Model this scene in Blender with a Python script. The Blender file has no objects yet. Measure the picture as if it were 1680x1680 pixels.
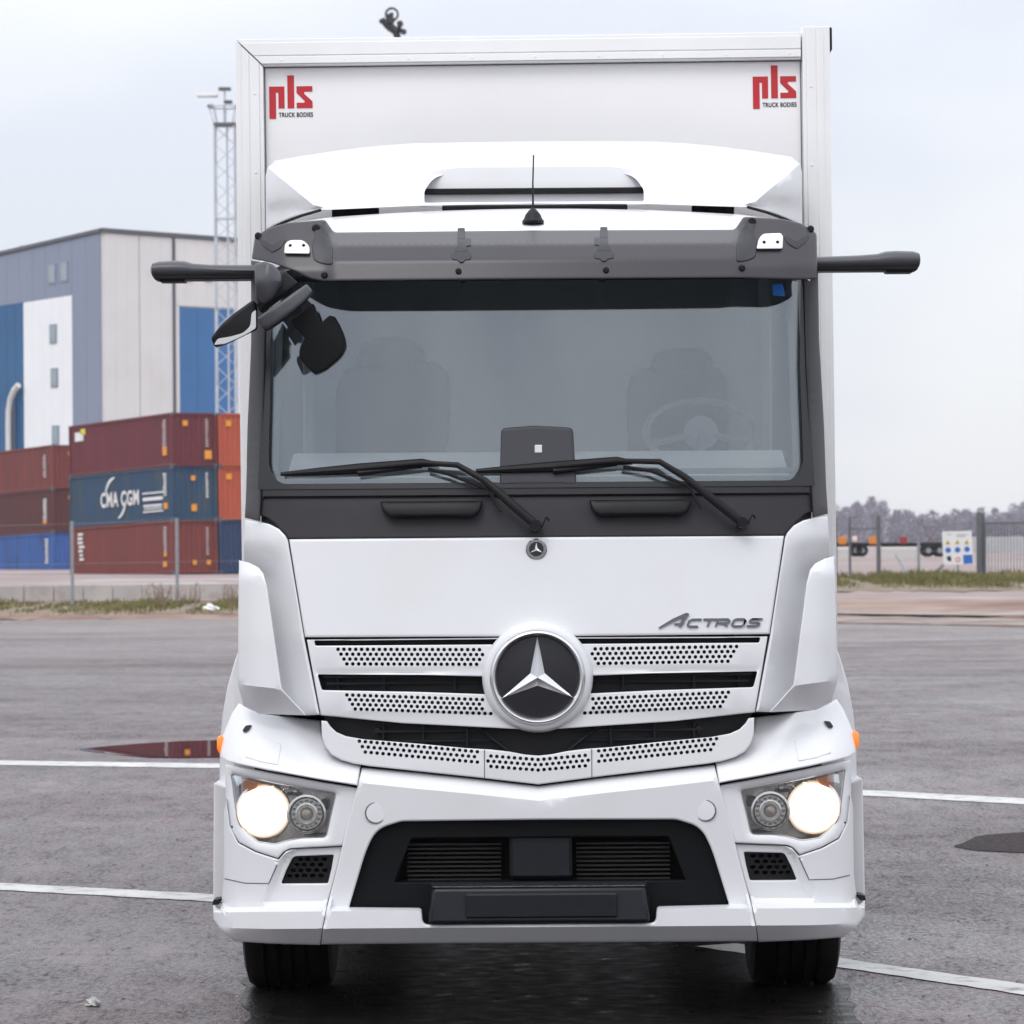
import bpy, bmesh, math, random
from math import radians, sin, cos, pi, sqrt
from mathutils import Vector, Matrix
from mathutils.geometry import delaunay_2d_cdt

random.seed(11)
scene = bpy.context.scene
COL = scene.collection

# ------------------------------------------------------------------ camera, sky, sun, exposure
F, D0, CX, CY, H = 6430.0, 15.0, 877.0, 898.0, 1.83      # focal length and optical centre in photo pixels
ROLL = radians(0.4)
cam_d = bpy.data.cameras.new("camera")
cam = bpy.data.objects.new("camera", cam_d)
COL.objects.link(cam)
cam.location = (0, -D0, H)
cam.rotation_euler = (pi / 2, ROLL, 0)
cam_d.sensor_width = 36
cam_d.lens = 36 * F / 1680
cam_d.shift_x = -(CX - 840) / 1680
cam_d.shift_y = (CY - 840) / 1680
cam_d.clip_start = 0.5
cam_d.clip_end = 9000
cam_d.dof.use_dof = True
cam_d.dof.focus_distance = 15.25
cam_d.dof.aperture_fstop = 11
scene.camera = cam

SUN_EL, SUN_AZ = radians(50), radians(200)     # azimuth clockwise from +Y: behind the camera, a little left
world = bpy.data.worlds.new("World")
scene.world = world
world.use_nodes = True
nt = world.node_tree
nt.nodes.clear()
def wn(t, **k):
    n = nt.nodes.new(t)
    for a, b in k.items():
        setattr(n, a, b)
    return n
w_out = wn("ShaderNodeOutputWorld")
w_bg = wn("ShaderNodeBackground")
w_bg.inputs[1].default_value = 0.1
sky = wn("ShaderNodeTexSky", sky_type='NISHITA', sun_disc=False)
sky.sun_elevation = SUN_EL
sky.sun_rotation = SUN_AZ
w_tc = wn("ShaderNodeTexCoord")
w_sep = wn("ShaderNodeSeparateXYZ")
nt.links.new(w_tc.outputs["Generated"], w_sep.inputs[0])
w_map = wn("ShaderNodeMapping")
w_map.inputs["Scale"].default_value = (1.0, 1.0, 2.2)
nt.links.new(w_tc.outputs["Generated"], w_map.inputs[0])
w_noise = wn("ShaderNodeTexNoise")
w_noise.inputs["Scale"].default_value = 5.5
w_noise.inputs["Detail"].default_value = 3
w_noise.inputs["Roughness"].default_value = 0.45
nt.links.new(w_map.outputs[0], w_noise.inputs["Vector"])
w_ramp = wn("ShaderNodeValToRGB")
w_ramp.color_ramp.elements[0].position = 0.36
w_ramp.color_ramp.elements[0].color = (7.8, 8.15, 9.0, 1)
w_ramp.color_ramp.elements[1].position = 0.62
w_ramp.color_ramp.elements[1].color = (9.5, 9.65, 10.0, 1)
nt.links.new(w_noise.outputs[0], w_ramp.inputs[0])
# overcast sky: about twice as bright overhead as at the horizon
w_el = wn("ShaderNodeMath", operation='MULTIPLY_ADD', use_clamp=False)
w_mx = wn("ShaderNodeMath", operation='MAXIMUM')
w_mx.inputs[1].default_value = 0.0
nt.links.new(w_sep.outputs[2], w_mx.inputs[0])
nt.links.new(w_mx.outputs[0], w_el.inputs[0])
w_el.inputs[1].default_value = 1.25
w_el.inputs[2].default_value = 0.93
w_sc = wn("ShaderNodeVectorMath", operation='SCALE')
nt.links.new(w_ramp.outputs[0], w_sc.inputs[0])
nt.links.new(w_el.outputs[0], w_sc.inputs["Scale"])
w_mix = wn("ShaderNodeMix", data_type='RGBA')
w_mix.inputs[0].default_value = 0.9
nt.links.new(sky.outputs[0], w_mix.inputs[6])
nt.links.new(w_sc.outputs[0], w_mix.inputs[7])
nt.links.new(w_mix.outputs[2], w_bg.inputs[0])
nt.links.new(w_bg.outputs[0], w_out.inputs[0])

sun_d = bpy.data.lights.new("sun", 'SUN')
sun_d.energy = 0.95
sun_d.angle = radians(25)
sun_d.color = (1.0, 0.965, 0.92)
sun = bpy.data.objects.new("sun", sun_d)
COL.objects.link(sun)
_dir = Vector((sin(SUN_AZ) * cos(SUN_EL), cos(SUN_AZ) * cos(SUN_EL), sin(SUN_EL)))
sun.rotation_euler = _dir.to_track_quat('Z', 'Y').to_euler()
sun.location = (0, -30, 60)

scene.view_settings.view_transform = 'Standard'
scene.view_settings.look = 'None'
scene.view_settings.exposure = 0.06
scene.view_settings.gamma = 1.0
scene.render.resolution_x = scene.render.resolution_y = 1024

# ------------------------------------------------------------------ materials
MATS = {}
def mat(name, col, rough=0.5, metal=0.0, coat=0.0, var=0.06, vscale=6.0, bump=0.0, bscale=60.0,
        rvar=0.0, emit=None, estr=0.0, spec=0.5, stretch=(1, 1, 1), dirt=None, dirt_scale=2.0, dirt_lo=0.55, dirt_hi=0.75):
    if name in MATS:
        return MATS[name]
    m = bpy.data.materials.new(name)
    m.use_nodes = True
    t = m.node_tree
    b = t.nodes["Principled BSDF"]
    b.inputs["Roughness"].default_value = rough
    b.inputs["Metallic"].default_value = metal
    b.inputs["Specular IOR Level"].default_value = spec
    b.inputs["Coat Weight"].default_value = coat
    b.inputs["Coat Roughness"].default_value = 0.06
    tc = t.nodes.new("ShaderNodeTexCoord")
    mp = t.nodes.new("ShaderNodeMapping")
    mp.inputs["Scale"].default_value = stretch
    t.links.new(tc.outputs["Object"], mp.inputs[0])
    n = t.nodes.new("ShaderNodeTexNoise")
    n.inputs["Scale"].default_value = vscale
    n.inputs["Detail"].default_value = 5
    t.links.new(mp.outputs[0], n.inputs["Vector"])
    r = t.nodes.new("ShaderNodeValToRGB")
    r.color_ramp.elements[0].position = 0.3
    r.color_ramp.elements[1].position = 0.7
    r.color_ramp.elements[0].color = tuple(c * (1 - var) for c in col) + (1,)
    r.color_ramp.elements[1].color = tuple(min(1, c * (1 + var)) for c in col) + (1,)
    t.links.new(n.outputs[0], r.inputs[0])
    last = r.outputs[0]
    if dirt:
        n2 = t.nodes.new("ShaderNodeTexNoise")
        n2.inputs["Scale"].default_value = dirt_scale
        n2.inputs["Detail"].default_value = 7
        n2.inputs["Roughness"].default_value = 0.65
        t.links.new(mp.outputs[0], n2.inputs["Vector"])
        r2 = t.nodes.new("ShaderNodeValToRGB")
        r2.color_ramp.elements[0].position = dirt_lo
        r2.color_ramp.elements[1].position = dirt_hi
        t.links.new(n2.outputs[0], r2.inputs[0])
        mx = t.nodes.new("ShaderNodeMix")
        mx.data_type = 'RGBA'
        t.links.new(r2.outputs[0], mx.inputs[0])
        t.links.new(last, mx.inputs[6])
        mx.inputs[7].default_value = tuple(dirt) + (1,)
        last = mx.outputs[2]
    t.links.new(last, b.inputs["Base Color"])
    if rvar:
        mr = t.nodes.new("ShaderNodeMapRange")
        mr.inputs[1].default_value = 0.3
        mr.inputs[2].default_value = 0.7
        mr.inputs[3].default_value = max(0.02, rough - rvar)
        mr.inputs[4].default_value = min(1, rough + rvar)
        t.links.new(n.outputs[0], mr.inputs[0])
        t.links.new(mr.outputs[0], b.inputs["Roughness"])
    if bump:
        n3 = t.nodes.new("ShaderNodeTexNoise")
        n3.inputs["Scale"].default_value = bscale
        n3.inputs["Detail"].default_value = 4
        t.links.new(mp.outputs[0], n3.inputs["Vector"])
        bp = t.nodes.new("ShaderNodeBump")
        bp.inputs["Strength"].default_value = bump
        bp.inputs["Distance"].default_value = 0.01
        t.links.new(n3.outputs[0], bp.inputs["Height"])
        t.links.new(bp.outputs[0], b.inputs["Normal"])
    if emit:
        b.inputs["Emission Color"].default_value = tuple(emit) + (1,)
        b.inputs["Emission Strength"].default_value = estr
    MATS[name] = m
    return m

WHITE = mat("white_paint", (0.74, 0.745, 0.765), 0.30, coat=0.35, var=0.012, vscale=3, dirt=(0.70, 0.69, 0.68), dirt_scale=2.5, dirt_lo=0.5, dirt_hi=0.9)
BOXW = mat("white_box_panel", (0.88, 0.872, 0.875), 0.40, var=0.015, vscale=2, dirt=(0.84, 0.83, 0.83), dirt_scale=1.6, dirt_lo=0.5, dirt_hi=0.9)
ALU = mat("anodised_rail", (0.84, 0.84, 0.84), 0.4, var=0.02, vscale=5)
GREYP = mat("grey_plastic", (0.027, 0.026, 0.031), 0.48, spec=0.3, var=0.06, vscale=8, bump=0.08, bscale=500)
VISOR = mat("smoked_visor", (0.046, 0.043, 0.050), 0.30, coat=0.0, spec=0.45, var=0.05, vscale=4)
BLACKP = mat("black_plastic", (0.006, 0.006, 0.0075), 0.48, spec=0.3, var=0.1, vscale=10, bump=0.06, bscale=400)
DARKP = mat("dark_plastic", (0.010, 0.011, 0.014), 0.5, spec=0.25, var=0.1, vscale=10, bump=0.1, bscale=350)
WETP = mat("wet_dark_plastic", (0.009, 0.011, 0.015), 0.38, var=0.1, vscale=18, rvar=0.05, spec=0.3, bump=0.06, bscale=140)
TREAD = mat("wet_step_tread", (0.03, 0.03, 0.035), 0.16, var=0.3, vscale=60, rvar=0.1, bump=0.8, bscale=70)
INSERT = mat("black_insert_plastic", (0.005, 0.0055, 0.007), 0.6, spec=0.16, var=0.1, vscale=10, bump=0.06, bscale=300)
REFLB = mat("black_mirror_reflection", (0.007, 0.008, 0.009), 0.6, spec=0.25)  # flat black for the painted mirror reflection on the windscreen
ARMG = mat("camera_arm_grey", (0.062, 0.063, 0.074), 0.36, var=0.05)
LETTR = mat("dark_chrome_letter", (0.14, 0.14, 0.15), 0.2, metal=1.0, var=0.05)
RUBBER = mat("tyre_rubber", (0.0045, 0.0045, 0.005), 0.65, spec=0.25, var=0.15, vscale=15)
CHROME = mat("chrome", (0.80, 0.80, 0.81), 0.12, metal=1.0, var=0.02)
SATIN = mat("satin_chrome", (0.72, 0.72, 0.73), 0.28, metal=1.0, var=0.02)
DCHROME = mat("dark_chrome", (0.33, 0.33, 0.34), 0.2, metal=1.0, var=0.05)
REDP = mat("red_vinyl", (0.52, 0.022, 0.030), 0.4, var=0.03)
BLKV = mat("black_vinyl", (0.02, 0.02, 0.022), 0.5, var=0.05)
WHTV = mat("white_marking", (0.75, 0.75, 0.74), 0.6, var=0.06, vscale=3)
ORNG = mat("orange_lens", (0.75, 0.15, 0.01), 0.2, coat=0.5, emit=(1.0, 0.25, 0.02), estr=0.6)
AMBR = mat("amber_lens", (0.65, 0.20, 0.02), 0.15, coat=0.5)
LAMPW = bpy.data.materials.new("lit_headlamp")
LAMPW.use_nodes = True
_t = LAMPW.node_tree
_b = _t.nodes["Principled BSDF"]
_b.inputs["Base Color"].default_value = (.85, .8, .72, 1)
_b.inputs["Roughness"].default_value = .2
_c = _t.nodes.new("ShaderNodeTexCoord")
_l = _t.nodes.new("ShaderNodeVectorMath")
_l.operation = 'LENGTH'
_t.links.new(_c.outputs["Object"], _l.inputs[0])
_n = _t.nodes.new("ShaderNodeMapRange")
_n.inputs[1].default_value = 0.060
_n.inputs[2].default_value = 0.103
_n.inputs[3].default_value = 0.0
_n.inputs[4].default_value = 1.0
_t.links.new(_l.outputs["Value"], _n.inputs[0])
_r = _t.nodes.new("ShaderNodeValToRGB")
_r.color_ramp.elements[0].color = (4.5, 4.4, 4.2, 1)
_r.color_ramp.elements[1].color = (.42, .22, .10, 1)
_e = _r.color_ramp.elements.new(.55)
_e.color = (2.2, 2.0, 1.7, 1)
_t.links.new(_n.outputs[0], _r.inputs[0])
_t.links.new(_r.outputs[0], _b.inputs["Emission Color"])
_b.inputs["Emission Strength"].default_value = 1.0
LAMPR = mat("lit_reflector", (0.85, 0.8, 0.7), 0.25, emit=(1.0, 0.74, 0.46), estr=1.1)
SEATF = mat("seat_fabric", (0.018, 0.021, 0.028), 0.9, var=0.12, vscale=30)
CABIN = mat("cabin_lining", (0.46, 0.48, 0.49), 0.85, var=0.05)
DASH = mat("dashboard_plastic", (0.22, 0.23, 0.24), 0.7, var=0.08)
STEEL = mat("galvanised_steel", (0.32, 0.33, 0.35), 0.5, metal=0.6, var=0.12, vscale=5)
CHASS = mat("chassis_black", (0.009, 0.008, 0.008), 0.8, spec=0.2, var=0.2, vscale=5)
STICKB = mat("blue_sticker", (0.02, 0.16, 0.55), 0.4)
RADIA = mat("radiator_fin", (0.030, 0.027, 0.026), 0.45, metal=0.5, var=0.2, vscale=12)

def glass_mat(name, fac, tint, rough=0.015):
    m = bpy.data.materials.new(name)
    m.use_nodes = True
    t = m.node_tree
    t.nodes.clear()
    o = t.nodes.new("ShaderNodeOutputMaterial")
    mx = t.nodes.new("ShaderNodeMixShader")
    tr = t.nodes.new("ShaderNodeBsdfTransparent")
    tr.inputs[0].default_value = tuple(tint) + (1,)
    gl = t.nodes.new("ShaderNodeBsdfGlossy")
    gl.inputs["Roughness"].default_value = rough
    gl.inputs["Color"].default_value = (0.90, 0.95, 1.0, 1)
    fr = t.nodes.new("ShaderNodeFresnel")
    fr.inputs[0].default_value = 1.5
    ad = t.nodes.new("ShaderNodeMath")
    ad.operation = 'ADD'
    tc = t.nodes.new("ShaderNodeTexCoord")
    n = t.nodes.new("ShaderNodeTexNoise")
    n.inputs["Scale"].default_value = 7
    n.inputs["Detail"].default_value = 6
    t.links.new(tc.outputs["Object"], n.inputs["Vector"])
    mr = t.nodes.new("ShaderNodeMapRange")
    mr.inputs[3].default_value = fac * 0.9
    mr.inputs[4].default_value = fac * 1.1
    t.links.new(n.outputs[0], mr.inputs[0])
    t.links.new(mr.outputs[0], ad.inputs[0])
    t.links.new(fr.outputs[0], ad.inputs[1])
    t.links.new(ad.outputs[0], mx.inputs[0])
    t.links.new(tr.outputs[0], mx.inputs[1])
    t.links.new(gl.outputs[0], mx.inputs[2])
    t.links.new(mx.outputs[0], o.inputs[0])
    return m
GLASS = glass_mat("windscreen_glass", 0.064, (0.80, 0.83, 0.84))
LENS = glass_mat("clear_lens", 0.03, (0.95, 0.95, 0.94))

# ------------------------------------------------------------------ mesh helpers
def _interp(tab, x):
    if x <= tab[0][0]:
        return tab[0][1]
    for (a, b), (c, d) in zip(tab, tab[1:]):
        if x <= c:
            return b + (d - b) * (x - a) / (c - a)
    return tab[-1][1]
def T(px, py, y):
    """point of the truck seen at photo pixel (px, py), y metres behind its foremost plane"""
    s = (D0 + y) / F
    if 800 < py < 1560:          # the cab corners and bumper ends stand a little further out than their left hand outlines
        u = abs(px - CX)
        a = _interp([(800, 425), (880, 405), (1046, 379), (1170, 357), (1250, 300), (1560, 365)], py) + 4
        k = min(1, max(0, (u - a) / 40.0)) * min(1, (py - 800) / 100.0)
        px += (3.4 + (py - 898) * .007) * k * (1 if px > CX else -1)
    return Vector(((px - CX) * s, y, H - (py - CY) * s))

def unroll(px, py):
    du, dv = px - CX, py - CY
    return du * cos(ROLL) - dv * sin(ROLL), du * sin(ROLL) + dv * cos(ROLL)
def W(px, py, d):
    u, v = unroll(px, py)
    return Vector((u * d / F, d - D0, H - v * d / F))
def G(px, py, z=0.0):
    u, v = unroll(px, py)
    d = (H - z) * F / v
    return Vector((u * d / F, d - D0, z))

class MB:
    def __init__(self):
        self.v, self.f = [], []
    def add(self, vs, fs):
        o = len(self.v)
        self.v += [tuple(v) for v in vs]
        self.f += [tuple(i + o for i in f) for f in fs]
        return self
    def hexa(self, p):
        return self.add(p, [(0, 3, 2, 1), (4, 5, 6, 7), (0, 1, 5, 4), (1, 2, 6, 5), (2, 3, 7, 6), (3, 0, 4, 7)])
    def box(self, x0, x1, y0, y1, z0, z1):
        return self.hexa([(x0, y0, z0), (x1, y0, z0), (x1, y1, z0), (x0, y1, z0),
                          (x0, y0, z1), (x1, y0, z1), (x1, y1, z1), (x0, y1, z1)])
    def rbox(self, x0, x1, y0, y1, z0, z1, b=0.01):
        """box with chamfered edges"""
        xs, ys, zs = (x0, x0 + b, x1 - b, x1), (y0, y0 + b, y1 - b, y1), (z0, z0 + b, z1 - b, z1)
        bm = bmesh.new()
        for a in (1, 2):
            for c in (1, 2):
                for d in (1, 2):
                    ex = xs[0] if a == 1 else xs[3]
                    ey = ys[0] if c == 1 else ys[3]
                    ez = zs[0] if d == 1 else zs[3]
                    bm.verts.new((ex, ys[c], zs[d]))
                    bm.verts.new((xs[a], ey, zs[d]))
                    bm.verts.new((xs[a], ys[c], ez))
        r = bmesh.ops.convex_hull(bm, input=list(bm.verts))
        bm.verts.index_update()
        self.add([v.co.copy() for v in bm.verts], [[v.index for v in f.verts] for f in bm.faces])
        bm.free()
        return self
    def tube(self, pts, r, n=10, flat=1.0, up=None):
        pts = [Vector(p) for p in pts]
        rs = r if isinstance(r, (list, tuple)) else [r] * len(pts)
        vs, fs = [], []
        for i, p in enumerate(pts):
            a = pts[max(i - 1, 0)]
            b = pts[min(i + 1, len(pts) - 1)]
            t = (b - a).normalized()
            ref = Vector(up) if up else (Vector((0, 0, 1)) if abs(t.z) < 0.9 else Vector((0, 1, 0)))
            s = t.cross(ref).normalized()
            q = s.cross(t).normalized()
            for k in range(n):
                an = 2 * pi * k / n
                vs.append(p + s * cos(an) * rs[i] + q * sin(an) * rs[i] * flat)
        for i in range(len(pts) - 1):
            for k in range(n):
                k2 = (k + 1) % n
                fs.append((i * n + k, i * n + k2, (i + 1) * n + k2, (i + 1) * n + k))
        fs.append(tuple(range(n - 1, -1, -1)))
        fs.append(tuple((len(pts) - 1) * n + k for k in range(n)))
        return self.add(vs, fs)
    def lathe(self, prof, origin, axis='y', n=48):
        """prof: (radius, offset along the axis)"""
        vs, fs = [], []
        o = Vector(origin)
        for (r, h) in prof:
            for k in range(n):
                a = 2 * pi * k / n
                if axis == 'y':
                    vs.append(o + Vector((r * cos(a), h, r * sin(a))))
                elif axis == 'z':
                    vs.append(o + Vector((r * cos(a), r * sin(a), h)))
                else:
                    vs.append(o + Vector((h, r * cos(a), r * sin(a))))
        m = len(prof)
        for i in range(m - 1):
            for k in range(n):
                k2 = (k + 1) % n
                fs.append((i * n + k, i * n + k2, (i + 1) * n + k2, (i + 1) * n + k))
        if prof[0][0] > 1e-5:
            fs.append(tuple(range(n)))
        if prof[-1][0] > 1e-5:
            fs.append(tuple((m - 1) * n + k for k in range(n)))
        return self.add(vs, fs)
    def ring(self, prof, origin, axis='y', n=64):
        """closed profile turned about an axis"""
        vs, fs = [], []
        o = Vector(origin)
        m = len(prof)
        for (r, h) in prof:
            for k in range(n):
                a = 2 * pi * k / n
                vs.append(o + (Vector((r * cos(a), h, r * sin(a))) if axis == 'y' else
                               Vector((h, r * cos(a), r * sin(a))) if axis == 'x' else Vector((r * cos(a), r * sin(a), h))))
        for i in range(m):
            j = (i + 1) % m
            for k in range(n):
                k2 = (k + 1) % n
                fs.append((i * n + k, i * n + k2, j * n + k2, j * n + k))
        return self.add(vs, fs)
    def prism(self, pts, ext):
        """polygon pts (3-D, planar) extruded by the vector ext"""
        pts = [Vector(p) for p in pts]
        e = Vector(ext)
        n = len(pts)
        return self.add(pts + [p + e for p in pts],
                        [tuple(range(n)), tuple(range(2 * n - 1, n - 1, -1))] +
                        [(i, i + n, (i + 1) % n + n, (i + 1) % n) for i in range(n)])
    def pieces(self):
        par = list(range(len(self.v)))
        def find(i):
            while par[i] != i:
                par[i] = par[par[i]]
                i = par[i]
            return i
        for f in self.f:
            a = find(f[0])
            for i in f[1:]:
                par[find(i)] = a
        out = {}
        for f in self.f:
            out.setdefault(find(f[0]), []).append(f)
        res = []
        for fs in out.values():
            used = sorted({i for f in fs for i in f})
            rm = {i: k for k, i in enumerate(used)}
            m = MB()
            m.add([self.v[i] for i in used], [tuple(rm[i] for i in f) for f in fs])
            res.append(m)
        return res
    def each(self, name, m, parent=None, **k):
        """every separate piece becomes an object of its own"""
        return [p.build(name, m, parent, **k) for p in self.pieces()]
    def build(self, name, m, parent=None, bevel=0.0, smooth=35, seg=2, recalc=True):
        me = bpy.data.meshes.new(name)
        me.from_pydata(self.v, [], self.f)
        if recalc:
            bm = bmesh.new()
            bm.from_mesh(me)
            bmesh.ops.remove_doubles(bm, verts=bm.verts, dist=1e-5)
            bmesh.ops.recalc_face_normals(bm, faces=bm.faces)
            bm.to_mesh(me)
            bm.free()
        for p in me.polygons:
            p.use_smooth = True
        me.set_sharp_from_angle(angle=radians(smooth))
        o = bpy.data.objects.new(name, me)
        COL.objects.link(o)
        if m:
            me.materials.append(m)
        if parent:
            o.parent = parent
        if bevel:
            md = o.modifiers.new("bevel", 'BEVEL')
            md.width = bevel
            md.segments = seg
            md.limit_method = 'ANGLE'
            md.angle_limit = radians(40)
            md.harden_normals = False
        return o

def thing(name, label, cat, loc=(0, 0, 0), rot=(0, 0, 0), group=None):
    o = bpy.data.objects.new(name, None)
    COL.objects.link(o)
    o.location = loc
    o.rotation_euler = rot
    o.empty_display_size = 0.2
    o["label"] = label
    o["category"] = cat
    if group:
        o["group"] = group
    return o
def tag(o, label, cat, group=None, kind=None):
    o["label"] = label
    o["category"] = cat
    if group:
        o["group"] = group
    if kind:
        o["kind"] = kind
    return o
def struct(o, kind="structure"):
    o["kind"] = kind
    return o

def rp(pts, n=5):
    """polygon with rounded corners: (x, y[, radius])"""
    out = []
    m = len(pts)
    for i, p in enumerate(pts):
        r = p[2] if len(p) > 2 else 0
        P = Vector(p[:2])
        if r <= 0:
            out.append((P.x, P.y))
            continue
        A = Vector(pts[i - 1][:2]) - P
        B = Vector(pts[(i + 1) % m][:2]) - P
        la, lb = A.length, B.length
        t = min(r, la * 0.49, lb * 0.49)
        a, b = P + A * (t / la), P + B * (t / lb)
        for k in range(n + 1):
            s = k / n
            q = a * (1 - s) ** 2 + P * 2 * s * (1 - s) + b * s ** 2
            out.append((q.x, q.y))
    return out
def mir(pts):
    return [(2 * CX - p[0],) + tuple(p[1:]) for p in pts][::-1]
def sym(half):
    """left half outline listed from top centre-left round to bottom; the right half mirrored"""
    return list(half) + [(2 * CX - p[0],) + tuple(p[1:]) for p in reversed(half)]
def area(poly):
    return 0.5 * sum(poly[i - 1][0] * poly[i][1] - poly[i][0] * poly[i - 1][1] for i in range(len(poly)))
def inset(poly, e):
    s = 1 if area(poly) > 0 else -1
    out = []
    n = len(poly)
    for i in range(n):
        a, p, b = Vector(poly[i - 1][:2]), Vector(poly[i][:2]), Vector(poly[(i + 1) % n][:2])
        d1, d2 = (p - a), (b - p)
        if d1.length < 1e-6 or d2.length < 1e-6:
            out.append((p.x, p.y))
            continue
        d1.normalize(); d2.normalize()
        n1, n2 = Vector((-d1.y, d1.x)), Vector((-d2.y, d2.x))
        k = n1 + n2
        if k.length < 0.3:
            k = n1
        else:
            k = k / max(0.45, (1 + n1.dot(n2)))
        q = p + k * (e * s)
        out.append((q.x, q.y))
    return out
def pip(x, y, poly):
    c = False
    j = len(poly) - 1
    for i in range(len(poly)):
        xi, yi = poly[i][0], poly[i][1]
        xj, yj = poly[j][0], poly[j][1]
        if (yi > y) != (yj > y) and x < (xj - xi) * (y - yi) / (yj - yi) + xi:
            c = not c
        j = i
    return c
def dens(poly, step):
    out = []
    n = len(poly)
    for i in range(n):
        a, b = Vector(poly[i][:2]), Vector(poly[(i + 1) % n][:2])
        k = max(1, int((b - a).length / step))
        for j in range(k):
            q = a.lerp(b, j / k)
            out.append((q.x, q.y))
    return out

def panel(name, outline, m, parent, depth, thick=0.025, holes=(), pins=(), creases=(), step=22, edge=2.2,
          mapper=None, hole_edge=None, bulge=1.0, smooth=32, back=None):
    """sheet cut to an outline in photo pixels, bent over depth(px, py), with rolled edges, cut-outs (holes),
    small perforations (pins) and fold lines (creases); really a shell of the given thickness"""
    mapper = mapper or T
    key = lambda x, y: (round(x, 2), round(y, 2))
    pts, edges, extra, index = [], [], {}, {}
    def vid(p, ex=0.0):
        k = key(*p[:2])
        if k not in index:
            index[k] = len(pts)
            pts.append(Vector(k))
            extra[k] = ex
        return index[k]
    def loop(poly, ex=0.0):
        ids = [vid(p, ex) for p in poly]
        for i in range(len(ids)):
            if ids[i] != ids[(i + 1) % len(ids)]:
                edges.append((ids[i], ids[(i + 1) % len(ids)]))
    s0 = 1.0 / 430.0
    outl = dens(outline, step)
    loops_in = []
    if edge:
        loop(outl, edge * s0 * bulge)
        for fr, ex in ((0.35, 0.35), (1.0, 0.0), (1.9, 0.0)):
            loop(inset(outl, edge * fr), edge * s0 * ex * bulge)
        loops_in.append(inset(outl, edge * 2.4))
    else:
        loop(outl)
        loops_in.append(inset(outl, 1.0))
    he = edge if hole_edge is None else hole_edge
    hl = []
    for h in holes:
        h = dens(h, step)
        hl.append(h)
        if he:
            loop(h, he * s0 * bulge)
            for fr, ex in ((0.35, 0.35), (1.0, 0.0), (1.6, 0.0)):
                loop(inset(h, -he * fr), he * s0 * ex * bulge)
        else:
            loop(h)
    for h in pins:
        loop(h)
        hl.append(h)
    for c in creases:
        k = []
        for i in range(len(c) - 1):
            a, b = Vector(c[i]), Vector(c[i + 1])
            nn = max(1, int((b - a).length / step))
            for j in range(nn):
                q = a.lerp(b, j / nn)
                k.append((q.x, q.y))
        k.append(tuple(c[-1]))
        k = [p for p in k if pip(p[0], p[1], loops_in[0])]
        ids = [vid(p) for p in k]
        for i in range(len(ids) - 1):
            if ids[i] != ids[i + 1]:
                edges.append((ids[i], ids[i + 1]))
    xs = [p[0] for p in outl]
    ys = [p[1] for p in outl]
    hbig = [inset(h, -(he or 0) * 2.0 - 1) for h in hl[:len(holes)]]
    x = min(xs) + step * 0.5
    row = 0
    while x < max(xs):
        y = min(ys) + step * (0.5 if row % 2 else 0.25)
        while y < max(ys):
            if pip(x, y, loops_in[0]) and not any(pip(x, y, h) for h in hbig):
                if not pins:
                    vid((x, y))
            y += step
        x += step
        row += 1
    v, e, f, _, _, _ = delaunay_2d_cdt(pts, edges, [], 0, 1e-4)
    tri = []
    pbb = [(h, min(p[0] for p in h), max(p[0] for p in h), min(p[1] for p in h), max(p[1] for p in h)) for h in hl]
    for t in f:
        cx = sum(v[i].x for i in t) / 3
        cy = sum(v[i].y for i in t) / 3
        if not pip(cx, cy, outl):
            continue
        if any(a <= cx <= b and c <= cy <= d and pip(cx, cy, h) for h, a, b, c, d in pbb):
            continue
        tri.append(t)
    used = sorted({i for t in tri for i in t})
    rem = {i: k for k, i in enumerate(used)}
    n = len(used)
    front, backv = [], []
    for i in used:
        ex = extra.get(key(v[i].x, v[i].y), 0.0)
        p = mapper(v[i].x, v[i].y, depth(v[i].x, v[i].y) + ex)
        front.append(p)
    for i, p in zip(used, front):
        ex = extra.get(key(v[i].x, v[i].y), 0.0)
        backv.append(back(p, thick) if back else p + Vector((0, thick - ex, 0)))
    mb = MB()
    faces = []
    cnt = {}
    for t in tri:
        a = tuple(rem[i] for i in t)
        faces.append(a)
        faces.append(tuple(i + n for i in reversed(a)))
        for i in range(3):
            k = (a[i], a[(i + 1) % 3])
            cnt[tuple(sorted(k))] = cnt.get(tuple(sorted(k)), 0) + 1
    for (a, b), c in cnt.items():
        if c == 1:
            faces.append((a, b, b + n, a + n))
    mb.add(front + backv, faces)
    return mb.build(name, m, parent, smooth=smooth)

def interp(tab, x):
    if x <= tab[0][0]:
        return tab[0][1]
    for (a, b), (c, d) in zip(tab, tab[1:]):
        if x <= c:
            return b + (d - b) * (x - a) / (c - a)
    return tab[-1][1]
def sstep(a, b, x):
    t = min(1, max(0, (x - a) / (b - a)))
    return t * t * (3 - 2 * t)
def circ(cx, cy, r, n=24):
    return [(cx + r * cos(2 * pi * k / n), cy + r * sin(2 * pi * k / n)) for k in range(n)]

def text_mb(s, size, ext=0.0, bold=0.0):
    c = bpy.data.curves.new("lettering_curve", 'FONT')
    c.body = s
    c.size = size
    c.extrude = ext
    c.offset = bold
    c.align_x = 'LEFT'
    c.space_character = 1.08
    o = bpy.data.objects.new("lettering_tmp", c)
    COL.objects.link(o)
    bpy.context.view_layer.update()
    dg = bpy.context.evaluated_depsgraph_get()
    me = bpy.data.meshes.new_from_object(o.evaluated_get(dg))
    vs = [v.co.copy() for v in me.vertices]
    fs = [tuple(p.vertices) for p in me.polygons]
    bpy.data.objects.remove(o)
    bpy.data.curves.remove(c)
    bpy.data.meshes.remove(me)
    return vs, fs

exec_order = []

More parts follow.
